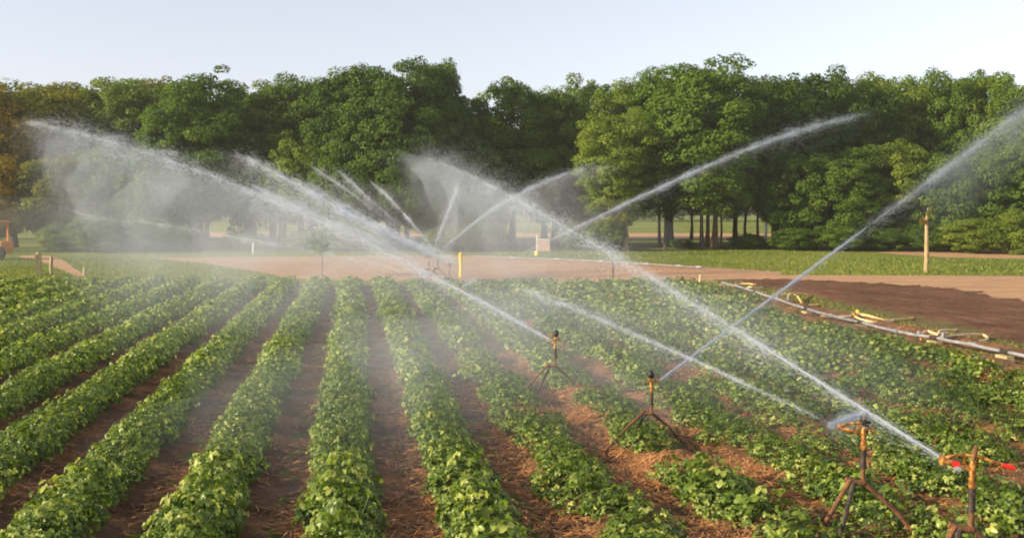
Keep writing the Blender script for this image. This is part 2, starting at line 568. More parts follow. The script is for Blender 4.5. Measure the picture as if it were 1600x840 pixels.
def plant_arrays(n, r, h, size, rg, simple=False):
    """a dome of trifoliate leaves: arrays of vertices, faces and tints"""
    th = rg.uniform(0, 2 * np.pi, n)
    u = rg.uniform(0, 1, n) ** 0.55
    lay = rg.uniform(0.72, 1.03, n)
    el = np.arccos(1 - u * 0.98)                    # 0 = top
    dirn = np.stack([np.sin(el) * np.cos(th), np.sin(el) * np.sin(th), np.cos(el)], 1)
    C0 = dirn * np.array([r, r, h]) * lay[:, None]
    Nn = unit(dirn * np.array([0.9, 0.9, 1.0]) + np.array([0, 0, 0.55]) + rg.normal(0, 0.48, (n, 3)))
    out = unit(np.stack([np.cos(th), np.sin(th), np.zeros(n)], 1) + rg.normal(0, 0.45, (n, 3)))
    U = unit(out - Nn * np.sum(out * Nn, 1, keepdims=True))
    Sd = np.cross(U, Nn)
    base_t = np.clip(rg.normal(0.42, 0.21, n) + 0.10 * (C0[:, 2] / h - 0.5), 0, 1)
    base_t = np.where(rg.uniform(0, 1, n) < 0.10, rg.uniform(0.75, 1.0, n), base_t)  # a few leaves tinted pale: highlights put into the leaf colour
    Vs, Fs, T = [], [], []
    off = 0
    angs = (0.0,) if simple else (0.0, 1.25, -1.25)
    for a in angs:
        Ua = U * math.cos(a) + Sd * math.sin(a)
        L = size * rg.uniform(0.8, 1.25, n)
        V, F3 = leaflets(C0, Ua, unit(Nn + 0.2 * Ua + rg.normal(0, 0.1, (n, 3))), L, L * (1.1 if simple else 0.68), 0.3)
        Vs.append(V); Fs.append(F3 + off); off += len(V)
        T.append(np.repeat(base_t + rg.normal(0, 0.04, n), 7))
    return np.concatenate(Vs), np.concatenate(Fs), np.concatenate(T), C0, U, Nn


def stems_arrays(C0, rg):
    P0 = rg.normal(0, 0.03, (len(C0), 3)); P0[:, 2] = 0
    d = np.array([[0.0025, 0, 0], [-0.0015, 0.002, 0], [-0.0015, -0.002, 0]])
    V = np.concatenate([np.concatenate([P0 + k for k in d]), np.concatenate([C0 + k for k in d])])
    n = len(C0)
    a = np.arange(n)
    Fq = []
    for i in range(3):
        j = (i + 1) % 3
        Fq.append(np.stack([a + i * n, a + j * n, a + j * n + 3 * n, a + i * n + 3 * n], 1))
    return V, np.concatenate(Fq)


# bare places in the rows, as in the photograph (on the ground: x, y, radius)
BARE = [(*G(px, py)[:2], r) for px, py, r in ((880, 655, 0.50), (770, 560, 0.40), (795, 590, 0.3), (1000, 748, 0.33), (1050, 745, 0.33), (1230, 700, 0.25), (1310, 735, 0.2),
                                              (1150, 745, 0.35), (950, 470, 0.6), (900, 465, 0.5), (1260, 520, 0.3), (1110, 600, 0.35), (1200, 690, 0.25), (820, 510, 0.4), (1560, 600, 0.22), (910, 625, 0.35), (975, 712, 0.16), 
                                              (1330, 600, 0.3), (690, 480, 0.25))]


def bare(x, y):
    return any((x - a) ** 2 + (y - c) ** 2 < r * r for a, c, r in BARE)


def project(x, y, z):
    v = Rm.transposed() @ (Vector((x, y, z)) - Vector((0, 0, CAM_H)))
    return W / 2 + F * v.x / -v.z, H_IMG / 2 - F * v.y / -v.z


PIPE_PX = [(1128, 441), (1150, 446), (1180, 455), (1215, 467), (1260, 482), (1300, 493), (1345, 503), (1400, 517), (1460, 527), (1520, 538), (1570, 549), (1640, 562), (1750, 590)]
_pp = sorted([(G(*p, 0.17).y, G(*p, 0.17).x) for p in PIPE_PX])
pipe_x = lambda y: float(np.interp(y, [p[0] for p in _pp], [p[1] for p in _pp]))
PLANTS = []
for k in range(-40, 12):
    x = rowx(k)
    if x > 9.6: continue
    y = 3.0 + random.random() * 0.3
    while True:
        y += 0.25 * random.uniform(0.82, 1.2)
        dz = depth_of(x, y)
        if dz > FIELD_FAR - 0.4: break
        px, py = project(x, y, 0.1)
        mg = 60 + 900 / max(dz, 1)
        if px < -mg or px > W + mg or py > H_IMG + 150: continue
        jx = random.gauss(0, 0.028 if x < 1.5 else (0.07 if x < 3.5 else 0.16))
        if bare(x + jx, y) or x > pipe_x(y) - 0.62: continue
        if x > 1.4 and random.random() < 0.05: continue
        if x > 1.4 and mnoise.noise(Vector((x * 1.1, y * 0.9, 21.0))) < -0.34: continue
        s = random.uniform(0.88, 1.12)
        # growth varies slowly along and between the rows
        s *= (1.06 if x < 1.5 else 1.0) + (0.11 if x < 1.5 else 0.22) * mnoise.noise(Vector((x * 0.5, y * 0.35, 3.0)))
        if x > 3: s *= 0.92
        if x > 1.5: s *= 1.05
        if x > 3.2: s *= 1.0 + 0.20 * min(1.0, (x - 3.2) / 1.5)
        PLANTS.append((x + jx, y, dz, s, k))
PLANTS.sort(key=lambda p: p[2])
inview = [p for p in PLANTS if -10 < project(p[0], p[1], 0.2)[0] < W + 10 and project(p[0], p[1], 0.3)[1] < H_IMG + 10]
near = inview[:296]
near_set = set(id(p) for p in near)

ORD = ('first second third fourth fifth sixth seventh eighth ninth tenth eleventh twelfth thirteenth fourteenth fifteenth sixteenth seventeenth eighteenth nineteenth twentieth '
       'twenty-first twenty-second twenty-third twenty-fourth twenty-fifth twenty-sixth twenty-seventh twenty-eighth twenty-ninth thirtieth thirty-first thirty-second thirty-third thirty-fourth thirty-fifth thirty-sixth thirty-seventh thirty-eighth').split()


def row_words(k):
    """names a row by where it runs from the row that runs straight away from the viewer"""
    if k == 0: return 'centre row'
    return (f'{ORD[abs(k) - 1]} row ' if abs(k) > 1 else 'row just ') + ('left' if k < 0 else 'right') + ' of the centre row'


row_count = {}
variants = []
for i in range(10):
    rg = np.random.default_rng(100 + i)
    V, F3, T, C0, U, Nn = plant_arrays(180, 0.262, 0.245, 0.033, rg)
    variants.append((npmesh('foliage', V, F3, M['crop'], tint=T), npmesh('stem', *stems_arrays(C0[:30], rg), M['stem'])))
# single large leaves that stand proud of a plant
leaf_meshes = []
for i in range(5):
    rg = np.random.default_rng(500 + i)
    P = np.zeros((3, 3)); U = unit(np.array([[1, 0, 0], [0.25, 1, 0], [0.25, -1, 0]], float)); Nn = unit(np.array([[0.15, 0, 1]] * 3) + rg.normal(0, 0.08, (3, 3)))
    V, F3 = leaflets(P, unit(U - Nn * np.sum(U * Nn, 1, keepdims=True)), Nn, np.array([0.058, 0.05, 0.05]), np.array([0.042, 0.037, 0.037]), 0.28)
    leaf_meshes.append(npmesh('leaf', V, F3, M['crop'], tint=np.full(len(V), (0.55, 0.68, 0.8, 0.92, 0.45)[i])))

cnt_leaf = 0
for i, p in enumerate(near):
    x, y, dz, s, k = p
    r = empty('crop_plant', (x, y, float(soil_h(x, y)) - 0.005), random.uniform(0, 6.28))
    r.scale = (s, s, min(s, 1.1) * random.uniform(0.88, 1.12) * (1.0 if x < 1.5 else 0.82))
    fo, st = variants[i % 10]
    link('foliage', fo, r); link('stem', st, r)
    px, py = project(x, y, 0.3)
    if dz < 8.6 and cnt_leaf < 600:
        for j in range(7):
            th = random.uniform(0, 6.28); el = random.uniform(0.1, 1.0)
            d = Vector((math.sin(el) * math.cos(th), math.sin(el) * math.sin(th), math.cos(el)))
            lf = link('leaf', leaf_meshes[random.randrange(5)], r, (d.x * 0.25, d.y * 0.25, d.z * 0.27))
            lf.rotation_euler = (random.gauss(0, 0.3), el * 0.8 + random.gauss(0, 0.25), th)
            cnt_leaf += 1
    q = row_count[k] = row_count.get(k, 0) + 1
    lab = f'green crop plant, {ORD[q - 1]} nearest in the {row_words(k)}'
    tag(r, lab, 'crop plant', 'leafy crop plants in the nearest rows')

# the rest of the crop: too many to count
def far_crop():
    Vs, Fs, Ts = [], [], []
    off = 0
    lod = []
    for i in range(8):
        rg = np.random.default_rng(300 + i)
        a = plant_arrays(106, 0.262, 0.245, 0.039, rg)[:3]
        m_ = plant_arrays(104, 0.262, 0.245, 0.056, rg, simple=True)[:3]
        f_ = plant_arrays(48, 0.275, 0.245, 0.086, rg, simple=True)[:3]
        lod.append((a, m_, f_))
    for p in PLANTS:
        if id(p) in near_set: continue
        x, y, dz, s, k = p
        V, F3, T = lod[random.randrange(8)][0 if dz < 13 else (1 if dz < 21 else 2)]
        a = random.uniform(0, 6.28); c, sn = math.cos(a) * s, math.sin(a) * s
        Vn = np.empty_like(V)
        Vn[:, 0] = V[:, 0] * c - V[:, 1] * sn + x
        Vn[:, 1] = V[:, 0] * sn + V[:, 1] * c + y
        Vn[:, 2] = V[:, 2] * min(s, 1.1) * (1.0 if x < 1.5 else 0.85) + soil_h(x, y)
        Vs.append(Vn); Fs.append(F3 + off); off += len(V)
        Ts.append(np.clip(T + random.gauss(0, 0.05), 0, 1))
    o = link('crop_foliage', npmesh('crop_foliage', np.concatenate(Vs), np.concatenate(Fs), M['crop'], tint=np.concatenate(Ts)))
    tag(o, 'massed green foliage of the crop rows running back to the dirt track', 'crop', kind='stuff')


far_crop()

# straw lying between the rows
def straw():
    P, T, Ln, Z = [], [], [], []
    def put(x, y, n_h=0.0):
        P.append((x, y)); Z.append(n_h)
    for _ in range(150000):
        dz = 6.0 + 16 * random.random() ** 1.5
        px = random.uniform(-40, W + 40)
        d = ray(px, 327); s = dz / depth_of(d.x, d.y)
        x, y = d.x * s, d.y * s
        if x > 10.5: continue
        ph = ((x - X0) / SP) % 1.0                # 0.5 = furrow
        near_bare = bare(x, y)
        if not near_bare:
            # straw in drifts, weighted to each furrow's right to paint its sunlit strip
            w = math.exp(-((ph - 0.66) / 0.16) ** 2) * 0.9 + (0.25 if x > 1.4 else 0.0) + math.exp(-((ph - 0.5) / 0.2) ** 2) * 0.35
            drift = mnoise.noise(Vector((x * 1.3, y * 1.1, 9.0))) * 0.5 + 0.5
            dens = w * max(0.0, (drift - 0.34)) * 3.2 * (1.0 if x > -3 else 0.6)
            if random.random() > dens: continue
            put(x, y)
        else:
            put(x, y)
            for _k in range(2):
                put(x + random.gauss(0, 0.1), y + random.gauss(0, 0.1), 0.015)
    P = np.array(P); n = len(P)
    a = rng.uniform(0, np.pi * 2, n); tilt = rng.normal(0.05, 0.22, n)
    L = rng.uniform(0.03, 0.12, n) / 2
    wd = rng.uniform(0.0016, 0.004, n)
    U = np.stack([np.cos(a) * np.cos(tilt), np.sin(a) * np.cos(tilt), np.sin(tilt)], 1)
    Sd = np.stack([-np.sin(a), np.cos(a), np.zeros(n)], 1)
    c = np.stack([P[:, 0], P[:, 1], soil_h(P[:, 0], P[:, 1]) + 0.008 + np.array(Z) + np.abs(U[:, 2]) * L * 0.9 + rng.uniform(0, 0.015, n)], 1)
    up = np.array([0, 0, 1.0]) * wd[:, None]
    V = np.stack([c - U * L[:, None] - Sd * wd[:, None], c - U * L[:, None] + Sd * wd[:, None], c + U * L[:, None] + Sd * wd[:, None], c + U * L[:, None] - Sd * wd[:, None], c + up * 1.6], 1).reshape(-1, 3)
    b_ = (np.arange(n) * 5)[:, None]
    F3 = np.concatenate([b_ + np.array([[0, 1, 4]]), b_ + np.array([[1, 2, 4]]), b_ + np.array([[2, 3, 4]]), b_ + np.array([[3, 0, 4]])], 0)
    o = link('straw_litter', npmesh('straw_litter', V, F3, M['straw'], tint=np.repeat(np.clip(rng.normal(0.5, 0.25, n), 0, 1), 5)))
    tag(o, 'orange brown straw scattered over the soil between the crop rows', 'straw', kind='stuff')


straw()

# grass blades on the verges
def verge_grass():
    P, hh = [], []
    regions = [((0, 436), (430, 404), 9000), ((860, 433), (1300, 424), 1500), ((1100, 430), (1640, 405), 9000), ((140, 405), (1640, 388), 9000)]
    def add_px(px, py, h):
        g = G(px, py)
        if g.x < 10.6 and depth_of(g.x, g.y) < FIELD_FAR: return
        P.append((g.x, g.y)); hh.append(h)
    for (xa, ya), (xb, yb), n in regions:
        for _ in range(n):
            px, py = random.uniform(xa, xb), random.uniform(yb, ya)
            # keep the track bare
            top = np.interp(px, [235, 740, 900, 1000, 1100, 1215], [403, 399.5, 405, 411, 417, 425])
            bot = np.interp(px, [235, 320, 400, 470], [403, 412, 425, 440])
            if 235 < px < 1225 and py > top and (py < bot): continue
            if px > 1370 and 388 < py < 404: continue
            if px > 1200 and py > 430: continue
            if 26 < px < 134 and 398 < py < 433 and abs(py - (400 + (px - 60) * 0.4)) < 7: continue
            add_px(px, py, random.uniform(0.03, 0.11))
    # the weedy strip along the pipe
    for _ in range(5500):
        y = 12 + 22 * random.random() ** 1.3
        x = pipe_x(y) + 0.08 + random.random() ** 1.2 * 1.6 if random.random() < 0.8 else pipe_x(y) - random.uniform(0.05, 0.3)
        P.append((x, y)); hh.append(random.uniform(0.03, 0.08))
    P = np.array(P); n = len(P); h = np.array(hh)
    a = rng.uniform(0, 6.28, n); w = rng.uniform(0.01, 0.03, n) * (0.5 + h * 4)
    Sd = np.stack([np.cos(a), np.sin(a), np.zeros(n)], 1) * w[:, None]
    B = np.stack([P[:, 0], P[:, 1], np.zeros(n)], 1)
    lean = rng.normal(0, 0.35, (n, 2)) * h[:, None]
    Tp = B + np.stack([lean[:, 0], lean[:, 1], h], 1)
    V = np.stack([B - Sd, B + Sd, Tp], 1).reshape(-1, 3)
    F3 = np.arange(n * 3).reshape(-1, 3)
    o = link('verge_grass', npmesh('verge_grass', V, F3, M['blade'], tint=np.repeat(np.clip(rng.normal(0.5, 0.25, n), 0, 1), 3)))
    tag(o, 'short green grass of the verges beyond the crop rows', 'grass', kind='stuff')


verge_grass()

# ------------------------------------------------------------------ trees
def crown_mesh(seed, tall, n_clump=190, per=235, leaf=0.086):
    """leaf-sized faces gathered in clumps over an uneven crown; half width 2.7 m, half height 4.5 m (tall) or 2.9 m; z=0 at its centre"""
    rg = np.random.default_rng(seed)
    rx, rz = (2.7, 4.5) if tall else (2.7, 2.9)
    Vs, T = [], []
    n_in = n_clump // 5
    golden = math.pi * (3 - math.sqrt(5))
    for i in range(n_clump):
        if i < n_in:
            d = rg.normal(0, 1, 3); d /= np.linalg.norm(d); fr = rg.uniform(0.1, 0.6)
        else:
            zz = 1 - 2 * (i - n_in + 0.5) / (n_clump - n_in)
            zz = min(1, max(-1, zz + rg.normal(0, 0.05)))
            a = golden * i + rg.normal(0, 0.25)
            q = math.sqrt(max(0, 1 - zz * zz))
            d = np.array([q * math.cos(a), q * math.sin(a), zz]); fr = rg.uniform(0.74, 1.0) * (0.84 if abs(zz) > 0.95 else 0.92 if abs(zz) > 0.86 else 1.0)
        lump = 1 + 0.20 * mnoise.noise(Vector(d * 1.6 + np.array([seed * 3.1, 0, 0]))) * 1.6 + 0.10 * mnoise.noise(Vector(d * 4.5 + np.array([0, seed * 1.7, 0])))
        # the crown is fullest a little below its middle and squarish, not pointed
        prof = 1.0 + 0.16 * (abs(d[2]) ** 2) * (1 - abs(d[2]))
        c = d * fr * lump * prof * np.array([rx, rx, rz])
        r = rg.uniform(0.30, 0.72)
        n = int(per * rg.uniform(0.7, 1.2) * (r / 0.6) ** 2)
        dd = unit(rg.normal(0, 1, (n, 3)))
        rad = r * rg.uniform(0.3, 1.0, n) ** 0.5
        P = c + dd * rad[:, None] * np.array([1.2, 1.2, 0.75])
        Nn = unit(dd * 0.8 + d * 0.5 + np.array([0, 0, 0.4]) + rg.normal(0, 0.5, (n, 3)))
        U = unit(np.cross(Nn, rg.normal(0, 1, (n, 3))))
        Sd = np.cross(Nn, U)
        L = (leaf * rg.uniform(0.6, 1.35, n))[:, None]
        V = np.stack([P - U * L, P + Sd * L * 0.62 + Nn * L * 0.18, P + U * L, P - Sd * L * 0.62 + Nn * L * 0.18], 1)
        Vs.append(V.reshape(-1, 3))
        ct = rg.normal(0.5, 0.13)
        T.append(np.repeat(np.clip(ct + rg.normal(0, 0.13, n), 0, 1), 4))
    V = np.concatenate(Vs)
    return V, np.arange(len(V)).reshape(-1, 4), np.concatenate(T)


CROWNS = {}
def crown(kind, i, tall=True):
    i = i % 8 if tall else i % 6
    key = (i, tall)
    if key not in CROWNS:
        CROWNS[('g', i, tall)] = crown_mesh(900 + i + (40 if not tall else 0), tall, 230 if tall else 150)
        V, Fq, T = CROWNS[('g', i, tall)]
        CROWNS[key] = npmesh('crown', V, Fq, M['tree_mid'], tint=T)
    return CROWNS[key]


def leafy(name, kind, i, tall, parent, loc):
    o = link(name, crown(kind, i, tall), parent, loc)
    o.material_slots[0].link = 'OBJECT'
    o.material_slots[0].material = M['tree_' + kind]
    return o


def trunk_obj(parent, h, r, mat, limbs=5, lean=0.0, top=None, name='trunk'):
    mb = MB()
    pts, rad = [], []
    n = 7
    for i in range(n):
        f = i / (n - 1)
        pts.append((lean * f + random.gauss(0, 0.03) * h * 0.15, random.gauss(0, 0.03) * h * 0.15, f * h))
        rad.append(r * (1.35 if i == 0 else 1.0) * (1 - 0.72 * f))
    mb.tube(pts, rad, 8)
    for _ in range(limbs):
        f = random.uniform(0.45, 0.9)
        b0 = Vector(pts[int(f * (n - 1))])
        a = random.uniform(0, 6.28); L = h * random.uniform(0.2, 0.38)
        p1 = b0 + Vector((math.cos(a) * L * 0.5, math.sin(a) * L * 0.5, L * 0.35))
        p2 = b0 + Vector((math.cos(a) * L, math.sin(a) * L, L * 0.85))
        mb.tube([b0, p1, p2], [r * 0.42, r * 0.28, r * 0.1], 6)
    return mb.build(name, mat, parent)


def tree(px, top, depth, half_px, kind, label, i, low=345, bark='bark', group='trees of the wood', name='broadleaf_tree', trunk_r=0.24, cz=None):
    """px: column, top: row of the crown's top, half_px: half its width in the picture, low: row of the crown's lower edge"""
    b0 = base_at(px, depth)
    t = empty(name, b0)
    ztop = CAM_H + (327 - top) / F * depth
    zlow = max(0.3, CAM_H + (327 - low) / F * depth)
    rad = half_px / F * depth
    hh = (ztop - zlow) / 2
    tall = hh / rad > 1.3
    cr = leafy('crown', kind, i, tall, t, (0, 0, (ztop + zlow) / 2))
    cr.scale = (rad / 2.7, rad / 2.7 * 0.95, hh / (4.85 if tall else 3.2))
    cr.rotation_euler = (0, 0, random.uniform(0, 6.28))
    trunk_obj(t, zlow + hh * 1.1, 0.10 if 985 < px < 1200 else trunk_r, M[bark])
    tag(t, label, 'tree', group)
    return t


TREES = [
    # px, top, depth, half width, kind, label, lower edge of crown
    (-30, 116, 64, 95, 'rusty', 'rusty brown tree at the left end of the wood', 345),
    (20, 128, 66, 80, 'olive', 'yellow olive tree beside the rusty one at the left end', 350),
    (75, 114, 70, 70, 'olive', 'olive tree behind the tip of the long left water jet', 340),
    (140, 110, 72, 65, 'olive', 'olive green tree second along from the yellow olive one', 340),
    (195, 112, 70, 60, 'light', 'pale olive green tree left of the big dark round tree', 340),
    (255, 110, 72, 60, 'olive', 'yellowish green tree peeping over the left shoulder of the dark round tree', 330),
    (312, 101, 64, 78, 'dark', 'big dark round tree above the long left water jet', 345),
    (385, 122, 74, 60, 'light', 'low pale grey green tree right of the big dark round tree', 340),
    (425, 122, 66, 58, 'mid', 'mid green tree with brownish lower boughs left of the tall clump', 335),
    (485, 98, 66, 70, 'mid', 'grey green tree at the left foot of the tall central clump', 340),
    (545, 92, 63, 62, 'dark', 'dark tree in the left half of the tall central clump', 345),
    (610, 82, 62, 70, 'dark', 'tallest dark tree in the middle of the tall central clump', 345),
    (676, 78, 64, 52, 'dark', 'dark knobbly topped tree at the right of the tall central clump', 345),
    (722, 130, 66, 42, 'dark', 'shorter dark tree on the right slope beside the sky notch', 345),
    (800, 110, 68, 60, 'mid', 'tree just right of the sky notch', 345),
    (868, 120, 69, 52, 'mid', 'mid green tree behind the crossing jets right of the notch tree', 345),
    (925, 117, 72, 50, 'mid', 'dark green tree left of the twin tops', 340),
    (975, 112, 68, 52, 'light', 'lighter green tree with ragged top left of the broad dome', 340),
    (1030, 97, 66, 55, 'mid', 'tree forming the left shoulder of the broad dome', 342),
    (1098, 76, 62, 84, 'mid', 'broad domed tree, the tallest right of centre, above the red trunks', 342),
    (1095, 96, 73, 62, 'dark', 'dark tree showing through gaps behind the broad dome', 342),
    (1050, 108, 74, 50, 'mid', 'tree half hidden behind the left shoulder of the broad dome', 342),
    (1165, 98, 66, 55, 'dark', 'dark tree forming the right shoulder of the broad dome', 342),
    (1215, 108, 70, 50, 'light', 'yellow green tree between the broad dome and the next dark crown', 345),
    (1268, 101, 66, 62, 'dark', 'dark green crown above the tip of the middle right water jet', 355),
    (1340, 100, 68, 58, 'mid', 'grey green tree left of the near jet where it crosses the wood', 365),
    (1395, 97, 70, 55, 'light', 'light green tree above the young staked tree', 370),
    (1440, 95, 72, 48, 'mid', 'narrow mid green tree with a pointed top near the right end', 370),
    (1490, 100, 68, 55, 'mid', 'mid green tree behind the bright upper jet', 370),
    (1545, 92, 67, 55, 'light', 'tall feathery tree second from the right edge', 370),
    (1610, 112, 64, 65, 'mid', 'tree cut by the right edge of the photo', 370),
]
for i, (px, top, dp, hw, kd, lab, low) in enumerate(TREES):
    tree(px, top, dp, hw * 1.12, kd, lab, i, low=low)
# lower, nearer foliage that fills the face of the wood
FILL = [
    (-10, 235, 60, 60, 'rusty', 'orange brown low tree at the left edge beside the orange machine', 385),
    (95, 235, 61, 70, 'olive', 'low yellowish green tree under the tip of the long left jet', 388),
    (170, 215, 62, 68, 'mid', 'low mid green tree over the dark bush on the left', 382),
    (245, 220, 61, 66, 'mid', 'low green tree between the dark bush and the pink trunk', 380),
    (300, 230, 63, 60, 'mid', 'low green tree just left of the pink trunk', 352),
    (395, 235, 64, 62, 'mid', 'low green tree right of the pink trunk seen through spray', 350),
    (470, 200, 63, 60, 'light', 'low green tree behind the bright part of the long left jet', 350),
    (545, 215, 61, 62, 'mid', 'low green tree under the dark left half of the central clump', 362),
    (620, 220, 61, 62, 'mid', 'low green tree behind the three far sprinklers', 350),
    (690, 235, 62, 56, 'mid', 'low green tree behind the upright spray fan', 370),
    (745, 220, 63, 50, 'mid', 'low dark tree below the sky notch', 374),
    (850, 215, 66, 60, 'mid', 'dark shaded low tree above the pinkish sign board', 352),
    (905, 225, 68, 52, 'mid', 'dark shaded low tree left of the bright green low tree', 372),
    (960, 170, 61, 62, 'light', 'bright green low tree left of the trunks with open grass', 352),
    (1040, 180, 63, 66, 'mid', 'green boughs above the dark trunk left of the red trunks', 344),
    (1120, 190, 62, 64, 'mid', 'green boughs hanging above the two red trunks', 342),
    (1185, 200, 64, 56, 'mid', 'green boughs hanging above the short white post', 345),
    (1250, 230, 62, 60, 'mid', 'low green tree right of the white post', 378),
    (1320, 220, 61, 60, 'mid', 'low green tree left of where the near jet breaks up', 380),
    (1400, 210, 62, 66, 'light', 'low light green tree behind the young staked tree', 384),
    (1470, 230, 61, 60, 'mid', 'low tree right of the young staked tree', 384),
    (1545, 225, 61, 66, 'mid', 'low green tree above the bushes at the right', 382),
    (1615, 200, 60, 60, 'mid', 'low green tree at the right edge', 382),
]
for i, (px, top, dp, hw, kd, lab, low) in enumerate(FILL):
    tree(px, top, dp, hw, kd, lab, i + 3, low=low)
BUSH = [
    (152, 330, 58, 45, 'mid', 'dark round bush at the left seen through the spray', 392),
    (225, 350, 59, 40, 'mid', 'low bush right of the dark round bush', 390),
    (95, 345, 59, 34, 'light', 'light green bush behind the wooden posts', 390),
    (270, 352, 60, 34, 'mid', 'low bush left of the pink trunk', 388),
    (540, 352, 60, 42, 'mid', 'green bush behind the thin sapling', 388),
    (380, 358, 61, 36, 'mid', 'bush in the spray right of the pinkish trunk', 388),
    (480, 356, 61, 34, 'light', 'bush in the spray left of the thin sapling', 388),
    (590, 362, 60, 30, 'light', 'small bush left of the three far sprinklers', 388),
    (700, 350, 59, 38, 'mid', 'green bush behind the upright spray fan', 390),
    (755, 340, 60, 34, 'dark', 'dark bush between the yellow post and the sign board', 388),
    (905, 345, 61, 34, 'mid', 'bush right of the sign board', 386),
    (945, 335, 60, 34, 'light', 'bright bushy shrub by the pale stem', 386),
    (1250, 350, 61, 44, 'mid', 'bush right of the white post', 388),
    (1170, 362, 63, 30, 'mid', 'low leafy bush between the red trunks and the white post', 388),
    (1065, 372, 64, 18, 'mid', 'small low bush right of the thick dark trunk', 388),
    (1315, 345, 60, 42, 'mid', 'bush left of the young staked tree', 388),
    (1380, 350, 60, 40, 'mid', 'bush just left of the young staked tree', 389),
    (1455, 345, 59, 40, 'dark', 'shaded bush behind the young staked tree', 389),
    (1520, 335, 57, 50, 'light', 'large pale green bush near the right edge', 391),
    (1590, 320, 56, 52, 'light', 'tall pale green bush at the right edge', 391),
]
for i, (px, top, dp, hw, kd, lab, low) in enumerate(BUSH):
    b0 = base_at(px, dp)
    t = empty('bush', b0)
    ztop = CAM_H + (327 - top) / F * dp
    cr = leafy('foliage', kd, i + 5, False, t, (0, 0, ztop * 0.47))
    cr.scale = (hw / F * dp / 2.7,) * 2 + (ztop / 2 / 3.1,)
    cr.rotation_euler = (0, 0, random.uniform(0, 6.28))
    mb = MB()
    for _ in range(5):
        a = random.uniform(0, 6.28)
        mb.tube([(0, 0, 0), (math.cos(a) * 0.2, math.sin(a) * 0.2, ztop * 0.3), (math.cos(a) * 0.5, math.sin(a) * 0.5, ztop * 0.65)], [0.04, 0.03, 0.01], 5)
    mb.build('stem', M['bark'], t)
    tag(t, lab, 'bush', 'bushes at the foot of the wood')

# trunks one can tell apart, each a tree whose crown is up in the boughs
for px, base_y, wpx, bark, lab in (
        (322, 387, 9, 'bark_red', 'pinkish bare trunk standing in the spray at the left'),
        (438, 383, 8, 'bark_red', 'faint pinkish trunk in the spray beside a dark one'),
        (446, 382, 7, 'bark', 'dark trunk just right of the faint pinkish trunk'),
        (635, 384, 8, 'bark_red', 'pinkish trunk behind the three far sprinklers'),
        (1046, 385, 13, 'bark', 'thick dark trunk left of the two red trunks'),
        (1081, 374, 5, 'bark', 'thin dark trunk standing in the open grass'),
        (1106, 384, 7, 'bark_red', 'left one of the two red sunlit trunks'),
        (1116, 386, 7, 'bark_red', 'right one of the two red sunlit trunks'),
        (1127, 385, 4, 'bark_tan', 'thin pale trunk beside the red trunks'),
        (1150, 382, 9, 'bark', 'dark trunk right of the red trunks'),
        (1208, 374, 6, 'bark', 'dark trunk right of the short white post')):
    dp = F * CAM_H / (base_y - 327)
    dp = min(dp, 88)
    t = empty('woodland_tree', base_at(px, dp))
    zc = CAM_H + (327 - 300) / F * dp
    trunk_obj(t, zc + 2.6, wpx / 2 / F * dp, M[bark], limbs=6)
    cr = leafy('crown', 'dark', int(px), False, t, (0, 0, zc + 2.4))
    cr.scale = (0.62, 0.62, 0.6)
    tag(t, lab, 'tree', 'trees whose trunks show under the boughs')

# the masses behind: the back of the wood, and the distant woods across the fields
def wood_mass(name, label, places, gi, n_leaf, grow, mat):
    Vs, Fs, Ts = [], [], []
    off = 0
    gV, gF, gT = CROWNS[('g', gi, True)]
    sel = np.random.default_rng(3).choice(len(gF), n_leaf, replace=False)
    cV = gV.reshape(-1, 4, 3)[sel]; cc = cV.mean(1, keepdims=True); cV = (cc + (cV - cc) * grow).reshape(-1, 3)
    cT = gT.reshape(-1, 4)[sel].reshape(-1)
    for px, top, dp, hw in places:
        b0 = base_at(px, dp)
        zt = CAM_H + (327 - top) / F * dp
        sx, sz = hw / F * dp / 2.7, zt / 2 / 4.85
        a = random.uniform(0, 6.28)
        V = np.stack([(cV[:, 0] * math.cos(a) - cV[:, 1] * math.sin(a)) * sx, (cV[:, 0] * math.sin(a) + cV[:, 1] * math.cos(a)) * sx, cV[:, 2] * sz], 1)
        V += np.array([b0.x, b0.y, zt / 2])
        Vs.append(V); Fs.append(np.arange(len(V)).reshape(-1, 4) + off); off += len(V); Ts.append(cT)
    o = link(name, npmesh(name, np.concatenate(Vs), np.concatenate(Fs), mat, tint=np.concatenate(Ts)))
    tag(o, label, 'woods', kind='stuff')


back = []
for px in range(-60, 1700, 62):
    if 925 < px < 1215 or 770 < px < 830: 
        continue
    top = float(np.interp(px, [0, 300, 450, 560, 690, 745, 765, 830, 1000, 1150, 1300, 1600], [124, 118, 128, 112, 118, 152, 150, 128, 112, 108, 116, 118]))
    back.append((px + random.uniform(-12, 12), top + random.uniform(0, 10), random.uniform(77, 82), 52))
wood_mass('wood_interior', 'green depth of the wood behind its front trees', back, 1, 8000, 1.9, M['tree_mid'])
wood_mass('distant_woods', 'distant green woods seen between the trunks', [(-120 + i * 40 + random.uniform(-12, 12), random.uniform(262, 285), random.uniform(205, 235), 38) for i in range(46)], 2, 900, 5.0, M['tree_mid'])


